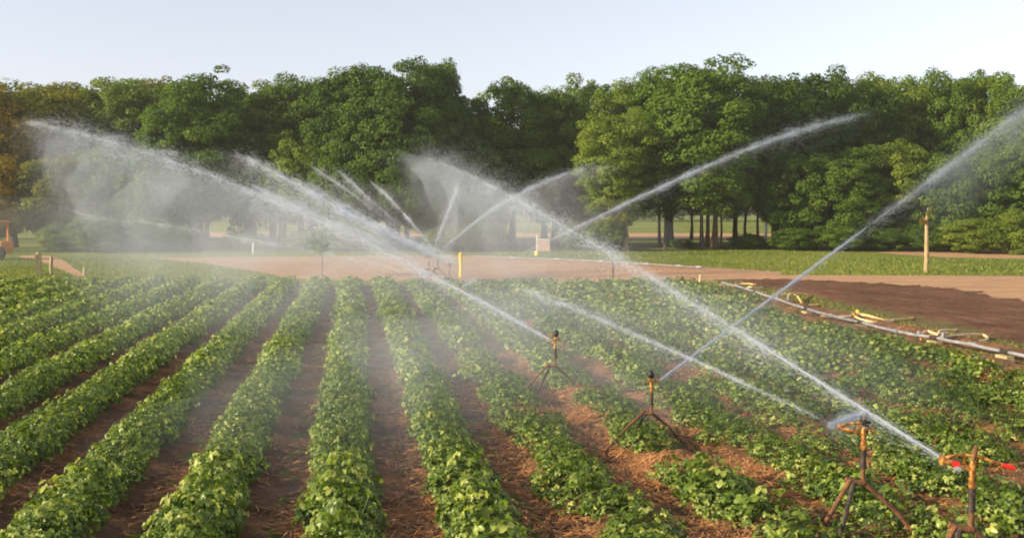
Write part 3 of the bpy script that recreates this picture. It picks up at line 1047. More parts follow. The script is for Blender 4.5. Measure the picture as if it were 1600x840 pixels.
def small_crown(seed, n, r, leaf, kind, squash=1.0, name='crown', parent=None, loc=(0, 0, 0)):
    rg = np.random.default_rng(seed)
    Vs, T = [], []
    for _ in range(n):
        d = rg.normal(0, 1, 3); d /= np.linalg.norm(d)
        c = d * r * rg.uniform(0.2, 0.85) * np.array([1, 1, squash])
        k = 26
        dd = unit(rg.normal(0, 1, (k, 3)))
        P = c + dd * r * 0.2 * rg.uniform(0.3, 1, (k, 1))
        Nn = unit(dd + np.array([0, 0, 0.4]) + rg.normal(0, 0.5, (k, 3)))
        U = unit(np.cross(Nn, rg.normal(0, 1, (k, 3)))); Sd = np.cross(Nn, U)
        L = (leaf * rg.uniform(0.7, 1.3, k))[:, None]
        Vs.append(np.stack([P - U * L, P + Sd * L * 0.6, P + U * L, P - Sd * L * 0.6], 1).reshape(-1, 3))
        T.append(np.repeat(np.clip(rg.normal(0.5, 0.2, k), 0, 1), 4))
    V = np.concatenate(Vs)
    return link(name, npmesh(name, V, np.arange(len(V)).reshape(-1, 4), M['tree_' + kind], tint=np.concatenate(T)), parent, loc)


# sapling in front of the track
t = empty('sapling', G(503, 431))
MB().tube([(0, 0, 0), (0.02, 0, 0.5), (-0.01, 0.02, 1.0), (0.02, 0, 1.5)], [0.02, 0.017, 0.013, 0.006], 6).tube([(0, 0, 0.8), (0.25, 0.1, 1.2)], [0.008, 0.003], 5).tube([(0, 0, 0.9), (-0.28, 0.05, 1.3)], [0.008, 0.003], 5).build('trunk', M['bark'], t)
small_crown(41, 40, 0.62, 0.06, 'mid', 0.8, parent=t, loc=(0, 0, 1.18))
tag(t, 'thin leafy sapling on the near edge of the dirt track', 'sapling')

# young staked tree on the right grass
t = empty('young_tree', G(1447, 425))
dpt = F * CAM_H / (425 - 327)
mb = MB()
mb.tube([(0, 0, 0), (0.01, 0, 0.6), (0, 0.01, 1.3), (-0.02, 0, 1.9), (0.02, 0, 2.35)], [0.088, 0.08, 0.072, 0.052, 0.02], 10)
mb.tube([(0, 0, 1.78), (-0.12, 0.03, 1.95), (-0.2, 0, 2.02)], [0.035, 0.02, 0.008], 6)
mb.tube([(0, 0, 1.9), (0.1, -0.03, 2.2), (0.13, 0, 2.3)], [0.03, 0.015, 0.006], 6)
mb.build('trunk', M['bark_tan'], t)
small_crown(52, 12, 0.2, 0.05, 'rusty', 0.7, parent=t, loc=(-0.12, 0, 1.88))
small_crown(53, 12, 0.25, 0.045, 'olive', 1.0, name='twigs', parent=t, loc=(0.02, 0, 2.2))
tag(t, 'young pruned tree with a pale trunk and few orange leaves on the right grass', 'young tree')

# young tree with a pale stem
t = empty('young_tree', base_at(979, 60))
MB().tube([(0, 0, 0), (0.02, 0, 0.8), (0, 0, 1.8)], [0.13, 0.1, 0.05], 8).build('trunk', M['bark_tan'], t)
small_crown(61, 30, 0.75, 0.07, 'olive', 0.7, parent=t, loc=(0, 0, 1.75))
tag(t, 'small tree with a pale stem at the wood edge left of the open trunks', 'young tree')

# ------------------------------------------------------------------ posts, sign, machine
def post(px, y_top, y_bot, wpx, mat, name, label, cat='post', dp=None, square=False, extra=None):
    dp = dp or F * CAM_H / (y_bot - 327)
    h = CAM_H + (327 - y_top) / F * dp
    r = wpx / 2 / F * dp
    t = empty(name, base_at(px, dp), random.uniform(-0.2, 0.2))
    mb = MB()
    if square:
        mb.box((0, 0, h / 2 - 0.05), (2 * r, 2 * r, h + 0.1))
    else:
        mb.tube([(0, 0, -0.1), (random.gauss(0, 0.01), 0, h * 0.5), (random.gauss(0, 0.01), 0, h)], [r * 1.05, r, r * 0.95], 10)
    mb.build('shaft', mat, t)
    mb = MB()
    mb.tube([(0, 0, h), (0, 0, h + r * 0.5), (0, 0, h + r * 0.8)], [r * 0.93, r * 0.7, r * 0.2], 10)
    mb.build('cap', mat, t)
    tag(t, label, cat)
    return t


post(720, 396, 434, 6, M['yellow'], 'marker_post', 'bright yellow post standing at the far end of the crop rows', dp=37)
post(395, 379, 397, 3, M['white'], 'marker_post', 'short pale post on the grass beyond the dirt track at the left', dp=56)
post(1197, 345, 373, 5, M['white'], 'marker_post', 'short white post under the boughs right of the red trunks', dp=84)
post(958, 408, 432, 3, M['dark_steel'], 'iron_stake', 'thin dark stake at the far edge of the crop', 'stake', dp=36.5)
post(58, 397, 430, 8, M['wood'], 'wooden_post', 'thick pale wooden post beside the sandy path', dp=38, square=True)
post(78, 401, 430, 5, M['wood'], 'wooden_post', 'thinner wooden post just right of the thick one', dp=38.5)
post(130, 418, 431, 5, M['wood'], 'wooden_post', 'stubby wooden post at the end of the sandy path', dp=38)
post(1095, 430, 442, 3, M['hose_pale'], 'marker_stick', 'small pale stick at the far edge of the crop right of centre', 'stick', dp=33.6)

# sign board
dp = 54
t = empty('sign_board', base_at(839, dp), 0.0)
t.rotation_euler = (0, 0, -YAW)
u = dp / F
MB().box((0, 0, 0.45), (0.08, 0.08, 1.15)).build('post', M['white'], t, False)
MB().box((10 * u, -0.05, CAM_H - 56 * u), (20 * u, 0.04, 18 * u)).build('panel', M['board'], t, False)
MB().tube([(0, 0, 0), (0, 0, 0.12), (0, 0, 0.24)], [0.10, 0.13, 0.10], 12).build('base', M['yellow'], t)
MB().box((10 * u, -0.05, CAM_H - 46.5 * u), (21 * u, 0.06, 0.035)).build('frame', M['white'], t, False)
tag(t, 'pinkish board on a short white post beyond the dirt track', 'sign')

# orange farm machine at the left edge
dp = 50
t = empty('farm_machine', base_at(-14, dp))
t.rotation_euler = (0, 0, -YAW)
mb = MB().box((0, 0, 0.62), (1.5, 1.2, 0.42)).box((0.62, 0, 0.42), (0.3, 0.9, 0.3))
bd = mb.build('body', M['orange'], t, False)
md = bd.modifiers.new('bevel', 'BEVEL'); md.width = 0.06; md.segments = 2
cab = MB().box((0.1, 0, 1.75), (1.0, 1.1, 0.09)).box((-0.34, -0.5, 1.28), (0.07, 0.07, 0.9)).box((0.5, -0.5, 1.28), (0.09, 0.07, 0.9)).box((0.5, 0.5, 1.28), (0.07, 0.07, 0.9)).box((-0.34, 0.5, 1.28), (0.07, 0.07, 0.9)).build('cab', M['orange'], t, False)
MB().box((0.08, -0.49, 1.26), (0.76, 0.02, 0.82)).build('window', M['glass'], cab, False)
for wx, wr in ((-0.55, 0.45), (0.62, 0.32)):
    wh = MB().tube([(wx, -0.66, wr), (wx, -0.86, wr)], wr, 20).build('wheel', M['rubber'], t)
    MB().tube([(wx, -0.865, wr), (wx, -0.89, wr)], wr * 0.5, 14).build('rim', M['orange'], wh)
tag(t, 'orange farm machine cut off by the left edge', 'farm machine')

# ------------------------------------------------------------------ irrigation pipe and hoses
pipe_px = PIPE_PX
ppts = [G(*p, 0.17) for p in pipe_px]
pr = empty('irrigation_pipe', (ppts[0].x, ppts[0].y, 0))
o0 = Vector((ppts[0].x, ppts[0].y, 0))
def smooth_pts(P, n=6):
    out = []
    for i in range(len(P) - 1):
        p0, p1, p2, p3 = P[max(i - 1, 0)], P[i], P[i + 1], P[min(i + 2, len(P) - 1)]
        for j in range(n):
            s = j / n
            out.append(0.5 * ((2 * p1) + (p2 - p0) * s + (2 * p0 - 5 * p1 + 4 * p2 - p3) * s * s + (3 * p1 - p0 - 3 * p2 + p3) * s ** 3))
    out.append(P[-1])
    return out
for i in range(len(ppts) - 1):
    a, c = ppts[i] - o0, ppts[i + 1] - o0
    MB().tube([a, a.lerp(c, 0.5) + Vector((0, 0, -0.01)), c], 0.027, 10).build('pipe_section', M['alu'], pr)
    MB().tube([c - (c - a).normalized() * 0.09, c + (c - a).normalized() * 0.09], 0.038, 10).build('coupling', M['dark_steel'] if i % 2 else M['alu'], pr)
for i in range(0, len(ppts), 2):
    a = ppts[i] - o0
    MB().box((a.x, a.y, 0.055), (0.12, 0.3, 0.12)).build('bearer', M['wood'], pr, False)
tag(pr, 'long silver irrigation pipe lying along the right edge of the crop', 'pipe')


def hose(px_pts, r, mat, label, hts=None, coupling=None, name='irrigation_hose'):
    pts = [G(px, py, max(0.04, z * 0.6)) for (px, py, z) in px_pts]
    t = empty(name, (pts[0].x, pts[0].y, 0))
    o_ = Vector((pts[0].x, pts[0].y, 0))
    pp = [p - o_ for p in smooth_pts(pts, 5)]
    MB().tube(pp, r, 8).build('hose', mat, t)
    e = pp[-1]; d = (pp[-1] - pp[-2]).normalized()
    MB().tube([e, e + d * r * 4], r * 1.3, 8).build('end_fitting', M['brass'], t)
    if coupling:
        s_ = pp[0]
        MB().tube([s_ - Vector((0, 0, 0.07)), s_ + Vector((0, 0, 0.08))], r * 1.5, 10).build('valve', M[coupling], t)
    tag(t, label, 'hose', 'hoses lying by the irrigation pipe')
    return t


hose([(1145, 450, .18), (1152, 444, .2), (1166, 443, .22), (1177, 444, .2)], .024, M['hose'], 'short yellow hose farthest back on the pipe', coupling='brass')
hose([(1172, 454, .18), (1168, 449, .2), (1176, 448.5, .22), (1190, 449, .12)], .024, M['hose_pale'], 'pale hose end beside the farthest yellow hose', coupling='dark_steel')
hose([(1215, 463, .16), (1230, 459, .25), (1243, 460, .22), (1251, 470, .12), (1256, 476, .08), (1278, 476, .06)], .024, M['hose'], 'bent yellow hose kinked like a step in the middle of the pipe', coupling='brass')
hose([(1232, 466, .16), (1234, 459, .3), (1245, 458, .26), (1258, 459, .15)], .024, M['hose'], 'straight yellow hose lying above the step shaped hose', coupling='alu')
hose([(1285, 492, .16), (1305, 495, .2), (1325, 494, .22), (1337, 490, .25), (1350, 494, .16)], .024, M['hose_pale'], 'pale hose looping left of the yellow valve', coupling='brass')
hose([(1340, 490, .22), (1357, 493, .2), (1378, 499, .12), (1400, 499, .08), (1425, 497, .06)], .024, M['hose'], 'yellow hose with a bright end reaching over the ploughed soil', coupling='yellow')
hose([(1335, 494, .2), (1350, 500, .16), (1370, 503, .12), (1395, 501, .08)], .024, M['hose_pale'], 'tan hose under the bright ended yellow hose', coupling='brass')
hose([(1436, 524, .18), (1448, 517, .2), (1465, 522, .2), (1470, 516, .22), (1492, 516, .15)], .024, M['hose_pale'], 'pale tangled hose at the left of the looped bundle', coupling='alu')
hose([(1474, 526, .2), (1490, 524, .2), (1520, 522, .15), (1536, 523, .1), (1543, 528, .08), (1532, 533, .08), (1500, 535, .1), (1484, 533, .12)], .024, M['hose_pale'], 'long looped pale hose folded back beside the pipe', coupling='alu')
hose([(1440, 530, .15), (1452, 524, .18), (1468, 527, .18), (1478, 521, .2)], .024, M['hose'], 'short orange yellow hose at the pale joint of the pipe', coupling='brass')

# pale pipe on the far side of the track
pts = [G(px, py, 0.08) for px, py in ((742, 400), (800, 402), (870, 404.5), (940, 408), (1010, 412), (1060, 415), (1092, 417))]
pr = empty('feed_pipe', (pts[0].x, pts[0].y, 0)); o_ = Vector((pts[0].x, pts[0].y, 0))
for i in range(len(pts) - 1):
    MB().tube([pts[i] - o_, pts[i + 1] - o_], 0.02, 8).build('pipe_section', M['alu'], pr)
    c = pts[i + 1] - o_
    d = (pts[i + 1] - pts[i]).normalized()
    MB().tube([c - d * 0.15, c + d * 0.15], 0.045, 8).build('coupling', M['alu'], pr)
tag(pr, 'pale pipe lying along the far edge of the pink dirt track', 'pipe')

# ------------------------------------------------------------------ sprinklers
def sprinkler(px, dp, h, s, aim, label, tripod_turn=0.0, red=False, cap=True, rear=None, low_detail=False, group='tripod sprinklers spraying the crop', tilt=(0, 0), crank=0.0):
    """h: nozzle height; s: size; aim: direction of the jet in the ground plane"""
    t = empty('sprinkler', base_at(px, dp))
    t.rotation_euler = (tilt[0], tilt[1], 0)
    ax = h - 0.40 * s                      # where the legs meet
    cr = Matrix.Rotation(-YAW, 3, 'Z')     # legs are given as seen from the camera: x right, y away
    L = lambda x, y, z: cr @ Vector((x, y, z))
    # the riser bends out into the front leg; the two other legs hang from a crossbar
    MB().tube([L(0, 0, h - 0.10 * s), L(0, 0, ax + 0.08 * s), L(0.004, 0, ax + 0.02 * s)], [0.015 * s, 0.016 * s, 0.018 * s], 10).build('riser', M['rust'], t)
    MB().tube([L(0, 0, h - 0.25 * s), L(0, 0, h - 0.13 * s)], 0.021 * s, 12).tube([L(0, 0, h - 0.265 * s), L(0, 0, h - 0.25 * s)], 0.026 * s, 12).tube([L(0, 0, h - 0.17 * s), L(0, 0, h - 0.155 * s)], 0.024 * s, 6).build('collar', M['dark_steel'], t)
    MB().tube([L(0.01 * s, 0, ax + 0.03 * s), L(-0.05 * s, 0, ax + 0.03 * s), L(-0.125 * s, 0.01, ax + 0.055 * s)], [0.024 * s, 0.022 * s, 0.02 * s], 10).build('crossbar', M['rust'], t)
    tt = tripod_turn
    feet = [(0.46 * s, -0.06 * s), (-0.42 * s, -0.12 * s), (-0.27 * s, -0.22 * s)] if tt == 0 else [(0.42 * s, 0.34 * s), (-0.62 * s, -0.30 * s), (-0.32 * s, -0.10 * s)]
    st = [(0.0, 0.0, ax + 0.04 * s), (-0.09 * s, 0.0, ax + 0.05 * s), (-0.07 * s, -0.01, ax + 0.03 * s)]
    for (fx, fy), (sx_, sy_, sz_), mt in zip(feet, st, (M['rust'], M['rust'], M['dark_steel'])):
        lg = MB().tube([L(sx_, sy_, sz_), L((sx_ + fx) / 2 + 0.01, (sy_ + fy) / 2, sz_ * 0.5 + 0.02), L(fx, fy, 0.0)], [0.018 * s, 0.016 * s, 0.015 * s], 8).build('leg', mt, t)
        MB().tube([L(fx, fy, 0.02), L(fx, fy, -0.03)], [0.026 * s, 0.012 * s], 8).build('foot_spike', M['dark_steel'], lg)
    # head
    a = Vector((aim[0], aim[1], 0)).normalized(); up = Vector((0, 0, 1)); sd = a.cross(up)
    P = lambda f, u_, s_=0.0: Vector((0, 0, h)) + a * f * s + up * u_ * s + sd * s_ * s
    body = MB().tube([P(0, -.13), P(0, -.10), P(0, -.06), P(0, -0.02), P(0, 0.03)], [0.019 * s, 0.023 * s, 0.017 * s, 0.021 * s, 0.014 * s], 12).tube([P(-.01, -.03), P(0.04, -0.012), P(.09, 0.0)], [0.018 * s, .015 * s, .014 * s], 10)
    body.build('body', M['brass'], t)
    nz = MB().tube([P(.085, 0), P(.13, .012), P(.15, .018)], [.02 * s, .016 * s, .010 * s], 10).build('nozzle', M['brass'], t)
    if red:
        MB().tube([P(.075, -.002), P(.11, .006)], .021 * s, 12).build('nozzle_ring', M['red'], t)
    # swing arm: a loop over the body, its spoon in front of the jet, its weight behind
    rear = (0.16 if red else 0.06) if rear is None else rear
    arm = MB().tube([P(-rear, .01, .01), P(-rear * .6, .03), P(-.03, .055), P(.05, .06), P(.12, .05), P(.155, .03, .012)], [.013 * s, .011 * s, .010 * s, .010 * s, .009 * s, .012 * s], 8)
    arm.tube([P(-.03, .055), P(-.03, -.02, .03)], .007 * s, 6).tube([P(.04, .06), P(.04, -.01, .03)], .007 * s, 6)
    ar = arm.build('swing_arm', M['brass'], t)
    MB().box(P(.16, .02, .014), (0.02 * s, 0.045 * s, 0.05 * s)).build('spoon', M['brass'], ar)
    MB().tube([P(-rear + .005, .01, .01), P(-rear - (.065 if red else .02), -.008, .014)], [.013 * s, .015 * s], 10).build('weight', M['red'] if red else M['brass'], ar)
    if cap:
        MB().ball(P(-.012, .085), .040 * s, 14, 9, (1, 1, 1.3)).build('cap', M['rubber'], t)
    else:
        MB().tube([P(0, .02), P(-.01, .07, 0), P(-.02, .115, 0)], [.012 * s, .015 * s, .012 * s], 10).build('spring_post', M['rust'], t)
    tag(t, label, 'sprinkler', group)
    return t


# ------------------------------------------------------------------ water jets
def jet(name, ctrl, z0, z1, label, n_drops, core_to=0.0, drop=(0.05, 0.003), src=None, core_r=0.008, below=0.6, seed=1, group='water jets from the sprinklers', deg=3, src_h=None):
    """ctrl: (px, py, half width px, density) from nozzle to tip, z0 and z1: how far away the jet starts and ends.
    The jet lies in one upright plane; its height along that plane follows a smooth curve."""
    rg = np.random.default_rng(seed)
    A = base_at(ctrl[0][0], z0); B = base_at(ctrl[-1][0], z1)
    run = (B - A).to_2d(); Lr = run.length; ud = run / Lr
    X, Zh, Wr, Dn = [], [], [], []
    for px, py, hw, dn in ctrl:
        d = ray(px, py)
        # sight line against the jet's plane
        M2 = Matrix(((ud.x, -d.x), (ud.y, -d.y)))
        sol = M2.inverted() @ Vector((-A.x, -A.y))
        x_, t_ = sol.x, sol.y
        X.append(x_); Zh.append(CAM_H + d.z * t_)
        Wr.append(hw / F * t_); Dn.append(dn)
    X = np.array(X); Zh = np.array(Zh)
    co = np.polyfit(X, Zh, min(deg, len(X) - 1), w=np.array([4] + [1] * (len(X) - 1)))
    f = lambda x: np.polyval(co, x)
    root = empty(name, (A.x, A.y, 0.0))
    root.rotation_euler = (0, 0, math.atan2(ud.y, ud.x))
    # frame: local x along the run, y across, z up
    x1 = X[-1]
    if core_to > 0:
        n = 60
        xs = np.linspace(0, core_to * x1, n)
        pts = [(x, rg.normal(0, 0.0015), float(f(x)) + rg.normal(0, 0.0015)) for x in xs]
        rad = [core_r * (0.7 + 0.9 * i / n) * rg.uniform(0.8, 1.2) * (1 - max(0, (i / n - 0.7) / 0.3) ** 2 * 0.85) for i in range(n)]
        MB().tube(pts, [float(r_) for r_ in rad], 7).build('stream', M['water'], root)
    # drops
    g = np.linspace(0, x1, 400)
    dens = np.interp(g, X, Dn)
    # clots of water along the jet
    ph = rg.uniform(0, 10)
    clot = np.array([0.58 + 0.85 * max(0.0, 0.35 + 1.5 * mnoise.noise(Vector((x_ * 1.7 + ph, 0, 0))) + 1.0 * mnoise.noise(Vector((x_ * 6 + ph, 1, 0)))) for x_ in g])
    cdf = np.cumsum(dens * clot * (0.3 + np.interp(g, X, Wr) * 8)); cdf /= cdf[-1]
    x = np.interp(rg.uniform(0, 1, n_drops), cdf, g)
    w = np.interp(x, X, Wr)
    # most drops near the core, the others hanging below it
    rr = np.where(rg.uniform(0, 1, n_drops) < 0.36, np.abs(rg.normal(0, 0.28, n_drops)), np.abs(rg.normal(0, 0.85, n_drops)))
    th = rg.uniform(0, 2 * np.pi, n_drops)
    # strands: drops share a few wandering lines inside the jet
    st_ = rg.integers(0, 9, n_drops)
    so = np.array([[mnoise.noise(Vector((xx * 0.7, k_ * 7.3, seed))) * 1.9 for xx in g[::8]] for k_ in range(9)])
    sof = np.array([np.interp(xx, g[::8], so[k_]) for xx, k_ in zip(x, st_)])
    on = rg.uniform(0, 1, n_drops) < 0.45
    y = rr * np.cos(th) * w
    dz = rr * np.sin(th) * w
    dz = np.where(on, dz * 0.35 + sof * w * 0.7, dz)
    fall = rg.uniform(0, 1, n_drops) < below * 0.45
    dz = np.where(fall, -np.abs(rg.exponential(1.25, n_drops)) * w, dz)
    y = np.where(fall, y * 2.0, y)
    z = f(x) + dz
    slope = np.polyval(np.polyder(co), x) + rg.normal(0, 0.05, n_drops) - np.where(fall, 0.25, 0.0)
    T = unit(np.stack([np.ones(n_drops), rg.normal(0, 0.05, n_drops), slope], 1))
    L = (drop[0] * rg.uniform(0.4, 1.6, n_drops))[:, None]
    wd = (drop[1] * rg.uniform(0.5, 1.5, n_drops))[:, None]
    P = np.stack([x, y, z], 1)
    ok = z > 0.15
    P, T, L, wd = P[ok], T[ok], L[ok], wd[ok]
    n = len(P)
    n1 = unit(np.cross(T, rg.normal(0, 1, (n, 3))))
    n2 = np.cross(T, n1)
    V = np.stack([P - T * L / 2, P + n1 * wd * 0.5, P - n1 * wd * 0.3 + n2 * wd * 0.5, P + T * L / 2], 1).reshape(-1, 3)
    b_ = (np.arange(n) * 4)[:, None]
    F3 = np.concatenate([b_ + np.array([[0, 1, 2]]), b_ + np.array([[3, 2, 1]])], 0)
    dr = link('droplets', npmesh('droplets', V, F3, M['water']), root)
    dr['kind'] = 'stuff'
    tag(root, label, 'water jet', group)
    return dict(A=A, ud=ud, co=co, x1=x1, name=name, f=f, rz=root.rotation_euler.z)


VOLS = {}
def veil(j, x0, x1, D_, fall, wd, label, wd_grow=0.0, foot=0.12, seed=3, droplets=0, top_off=0.0):
    """mist falling under a jet: a lens-shaped body of even vapour, thickest near the jet and thinning to nothing
    at its lower edge and ends, its flanks billowing"""
    key = round(D_, 4)
    if key not in VOLS:
        m, t = new_mat('spray_mist')
        b = N(t)
        pv = b.n('ShaderNodeVolumePrincipled')
        pv.inputs['Color'].default_value = (0.76, 0.83, 0.96, 1)
        pv.inputs['Anisotropy'].default_value = 0.1
        pv.inputs['Density'].default_value = D_
        o = b.n('ShaderNodeOutputMaterial')
        t.links.new(pv.outputs[0], o.inputs['Volume'])
        VOLS[key] = m
    n, k = 70, 22
    V = []
    def side(sg):
        for i in range(n + 1):
            f = i / n
            x = x0 + (x1 - x0) * f
            top = float(np.polyval(j['co'], x)) + top_off
            e = max(0.0, min(1.0, f / 0.35, (1 - f) / 0.42))
            e = e * e * (3 - 2 * e)
            Wm = wd + wd_grow * abs(x)
            for q in range(k + 1):
                g = q / k
                z = top - min(fall, max(0.15, top - foot)) * g * (0.75 + 0.25 * e)
                tp = min(1.0, g / 0.09) ** 0.8 * (1 - g) ** 1.35
                nz = 0.5 + mnoise.noise(Vector((x * 0.9 + z * 0.5, z * 1.1, seed + sg))) * 0.9 + mnoise.noise(Vector((x * 2.9 + z * 1.5, z * 2.7, seed + 7 + sg))) * 0.45
                V.append((x, sg * (0.006 + Wm * e * tp * max(0.05, 0.45 + nz)), z))
    side(1); side(-1)
    m1 = (n + 1) * (k + 1)
    at = lambda i, q, o_: i * (k + 1) + q + o_ * m1
    Fq = []
    for i in range(n):
        for q in range(k):
            Fq.append((at(i, q, 0), at(i, q + 1, 0), at(i + 1, q + 1, 0), at(i + 1, q, 0)))
            Fq.append((at(i, q, 1), at(i + 1, q, 1), at(i + 1, q + 1, 1), at(i, q + 1, 1)))
        Fq.append((at(i, 0, 0), at(i + 1, 0, 0), at(i + 1, 0, 1), at(i, 0, 1)))
        Fq.append((at(i, k, 0), at(i, k, 1), at(i + 1, k, 1), at(i + 1, k, 0)))
    for q in range(k):
        Fq.append((at(0, q, 0), at(0, q, 1), at(0, q + 1, 1), at(0, q + 1, 0)))
        Fq.append((at(n, q, 0), at(n, q + 1, 0), at(n, q + 1, 1), at(n, q, 1)))
    me = npmesh('spray_mist', V, Fq, VOLS[key])
    import bmesh
    bm = bmesh.new(); bm.from_mesh(me)
    bmesh.ops.recalc_face_normals(bm, faces=bm.faces)
    bm.to_mesh(me); bm.free()
    ob = link('spray_mist', me)
    ob.location = (j['A'].x, j['A'].y, 0)
    ob.rotation_euler = (0, 0, j['rz'])
    tag(ob, label, 'mist', kind='stuff')
    if droplets:
        # fine drops drifting down through the vapour
        rg = np.random.default_rng(seed * 31)
        nn = droplets
        f = rg.beta(1.5, 1.3, nn)
        x = x0 + (x1 - x0) * f
        top = np.polyval(j['co'], x) + top_off
        g = rg.exponential(0.34, nn)
        z = top - g * fall * 0.8
        Wm = (wd + wd_grow * np.abs(x)) * 0.7
        y = rg.normal(0, 1, nn) * Wm
        cl = np.array([mnoise.noise(Vector((a1 * 0.8 + c1 * 0.8, c1 * 1.6, seed + 3.0))) for a1, c1 in zip(x, z)])
        ok = (z > foot) & (rg.uniform(0, 1, nn) < np.clip(0.55 + cl * 1.3, 0.05, 1)) & (g < 1.3)
        P = np.stack([x, y, z], 1)[ok]
        nn = len(P)
        sl = np.polyval(np.polyder(j['co']), P[:, 0]) - rg.uniform(0.2, 1.0, nn)
        T = unit(np.stack([np.ones(nn), rg.normal(0, 0.15, nn), sl], 1))
        sz = 0.0026 * (1 + 0.0 * nn) * (1.6 if j['A'].length > 25 else 1.0)
        L = (rg.uniform(0.5, 2.0, nn) * sz * 9)[:, None]
        wv = (rg.uniform(0.6, 1.3, nn) * sz)[:, None]
        n1 = unit(np.cross(T, rg.normal(0, 1, (nn, 3)))); n2 = np.cross(T, n1)
        Vd = np.stack([P - T * L / 2 - n1 * wv * .5, P + T * L / 2, P - T * L / 2 + n1 * wv * .5], 1).reshape(-1, 3)
        od = link('spray_drops', npmesh('spray_drops', Vd, np.arange(nn * 3).reshape(-1, 3), M['water']))
        od.location = ob.location; od.rotation_euler = ob.rotation_euler
        tag(od, label.replace('mist', 'fine drops'), 'spray', kind='stuff')
    return ob


def aim_of(ctrl0, z0, ctrl1, z1):
    a, c = base_at(ctrl0, z0), base_at(ctrl1, z1)
    return ((c - a).x, (c - a).y)


# near right sprinkler and its long jet across the picture
sprinkler(1529, 6.15, 0.84, 1.0, (-1.0, 0.36), 'nearest sprinkler with red nozzle fittings at the right edge', red=True, cap=False)
j1 = jet('water_jet', [(1505, 735, 3, 1.6), (1430, 690, 6, 1.4), (1355, 642, 9, 1.3), (1270, 590, 12, 1.0), (1180, 537, 19, 1.1), (1090, 482, 19, 1.3), (1005, 425, 18, 1.35), (940, 387, 22, 1.3), (870, 345, 27, 1.1), (800, 306, 32, 1.1), (720, 270, 38, 1.0), (680, 252, 34, 0.7), (650, 240, 26, 0.1)],
         6.15, 21.0, 'longest jet, from the red nozzled sprinkler up over the middle of the field', 90000, 0.16, (0.06, 0.0028), seed=11, core_r=0.007)
# capped sprinkler
sprinkler(1356, 7.3, 0.80, 0.95, (-1.0, 0.25), 'sprinkler with a round black cap on a rusty tripod right of centre bottom')
j4 = jet('water_jet', [(1322, 672, 8, 0.12), (1240, 636, 6, 0.3), (1215, 624, 5, 0.8), (1130, 584, 6, 1.2), (1050, 546, 7, 1.3), (980, 516, 9, 1.2), (920, 492, 11, 1.4), (860, 468, 12, 1.5), (825, 455, 11, 1.2), (800, 446, 9, 0.05)],
         7.25, 17.0, 'jet from the black capped sprinkler, low over the crop to the upper left', 24000, 0.0, (0.055, 0.0027), seed=12, below=0.3)
# middle sprinkler
sprinkler(1020, 10.3, 0.66, 0.82, aim_of(1035, 10.3, 1640, 15.0), 'middle sprinkler, brass headed, on a thin tripod over straw patches', tripod_turn=1)
j3 = jet('water_jet', [(1034, 591, 2.2, 1.5), (1130, 520, 3, 1.5), (1230, 447, 3.5, 1.4), (1328, 372, 5, 1.1), (1350, 358, 12, 0.25), (1385, 335, 12, 0.5), (1440, 293, 11, 1.3), (1520, 232, 16, 1.2), (1600, 170, 22, 1.2), (1680, 112, 28, 0.8)],
         10.25, 15.5, 'thin straight jet from the middle sprinkler rising to the right edge', 38000, 0.40, (0.06, 0.0028), seed=13, core_r=0.009, deg=2)
# sprinkler behind
sprinkler(868, 13.0, 0.74, 0.86, (-1.0, 0.6), 'small brass sprinkler on a dark tripod left of the middle sprinkler', tripod_turn=1)
j2 = jet('water_jet', [(858, 529, 2.5, 1.4), (800, 499, 5, 1.3), (740, 468, 7, 1.3), (690, 441, 8, 1.2), (640, 413, 9, 1.1), (570, 378, 10, 0.9), (500, 345, 12, 0.8), (420, 308, 15, 0.9), (330, 272, 17, 0.85), (250, 247, 20, 0.9), (180, 226, 28, 0.95), (110, 206, 24, 1.0), (60, 194, 14, 0.8), (36, 188, 9, 0.1)],
         12.95, 21.5, 'long jet from the small brass sprinkler fanning out to the upper left', 52000, 0.16, (0.075, 0.0036), seed=14, core_r=0.008)
# far sprinklers
sprinkler(684, 34.0, 0.82, 1.0, (-1, 0.3), 'middle one of three far sprinklers before the dirt track', group='far sprinklers before the dirt track')
sprinkler(670, 35.5, 0.72, 1.0, (-1, 0.1), 'left one of three far sprinklers, small beside its neighbour', group='far sprinklers before the dirt track')
sprinkler(702, 32.2, 0.60, 0.85, (-1, 0.8), 'right one of three far sprinklers, low among the leaves', group='far sprinklers before the dirt track')
sprinkler(718, 24.0, 0.55, 0.9, (-1, 0.4), 'small sprinkler low in the crop below the yellow post', group='far sprinklers before the dirt track')
j7 = jet('water_jet', [(710, 408, 8, 0.5), (660, 389, 13, 1.0), (600, 360, 18, 1.1), (545, 332, 18, 1.1), (500, 312, 15, 0.9), (440, 274, 13, 0.7), (400, 254, 14, 0.4), (365, 238, 12, 0.05)],
         31.5, 37.0, 'broad bright far jet crossing the long left jet before the wood', 30000, 0.0, (0.17, 0.0085), seed=15)
j7b = jet('water_jet', [(640, 402, 5, 0.3), (560, 365, 12, 0.8), (500, 337, 14, 0.8), (450, 316, 14, 1.1), (420, 305, 10, 1.3), (400, 292, 8, 0.5), (392, 286, 6, 0.05)],
          30.0, 32.0, 'short bright jet ending in a white blob left of centre', 9000, 0.0, (0.15, 0.008), seed=16)
j11 = jet('water_jet', [(676, 388, 2, 0.7), (655, 364, 3, 0.9), (636, 338, 4, 1.0), (628, 330, 3, 0.35), (615, 316, 7, 0.9), (600, 302, 7, 0.8), (586, 290, 6, 0.4), (578, 283, 5, 0.05)],
          34.0, 38.0, 'narrow jet leaning left from the middle far sprinkler', 5200, 0.0, (0.12, 0.0065), seed=17, below=0.3)
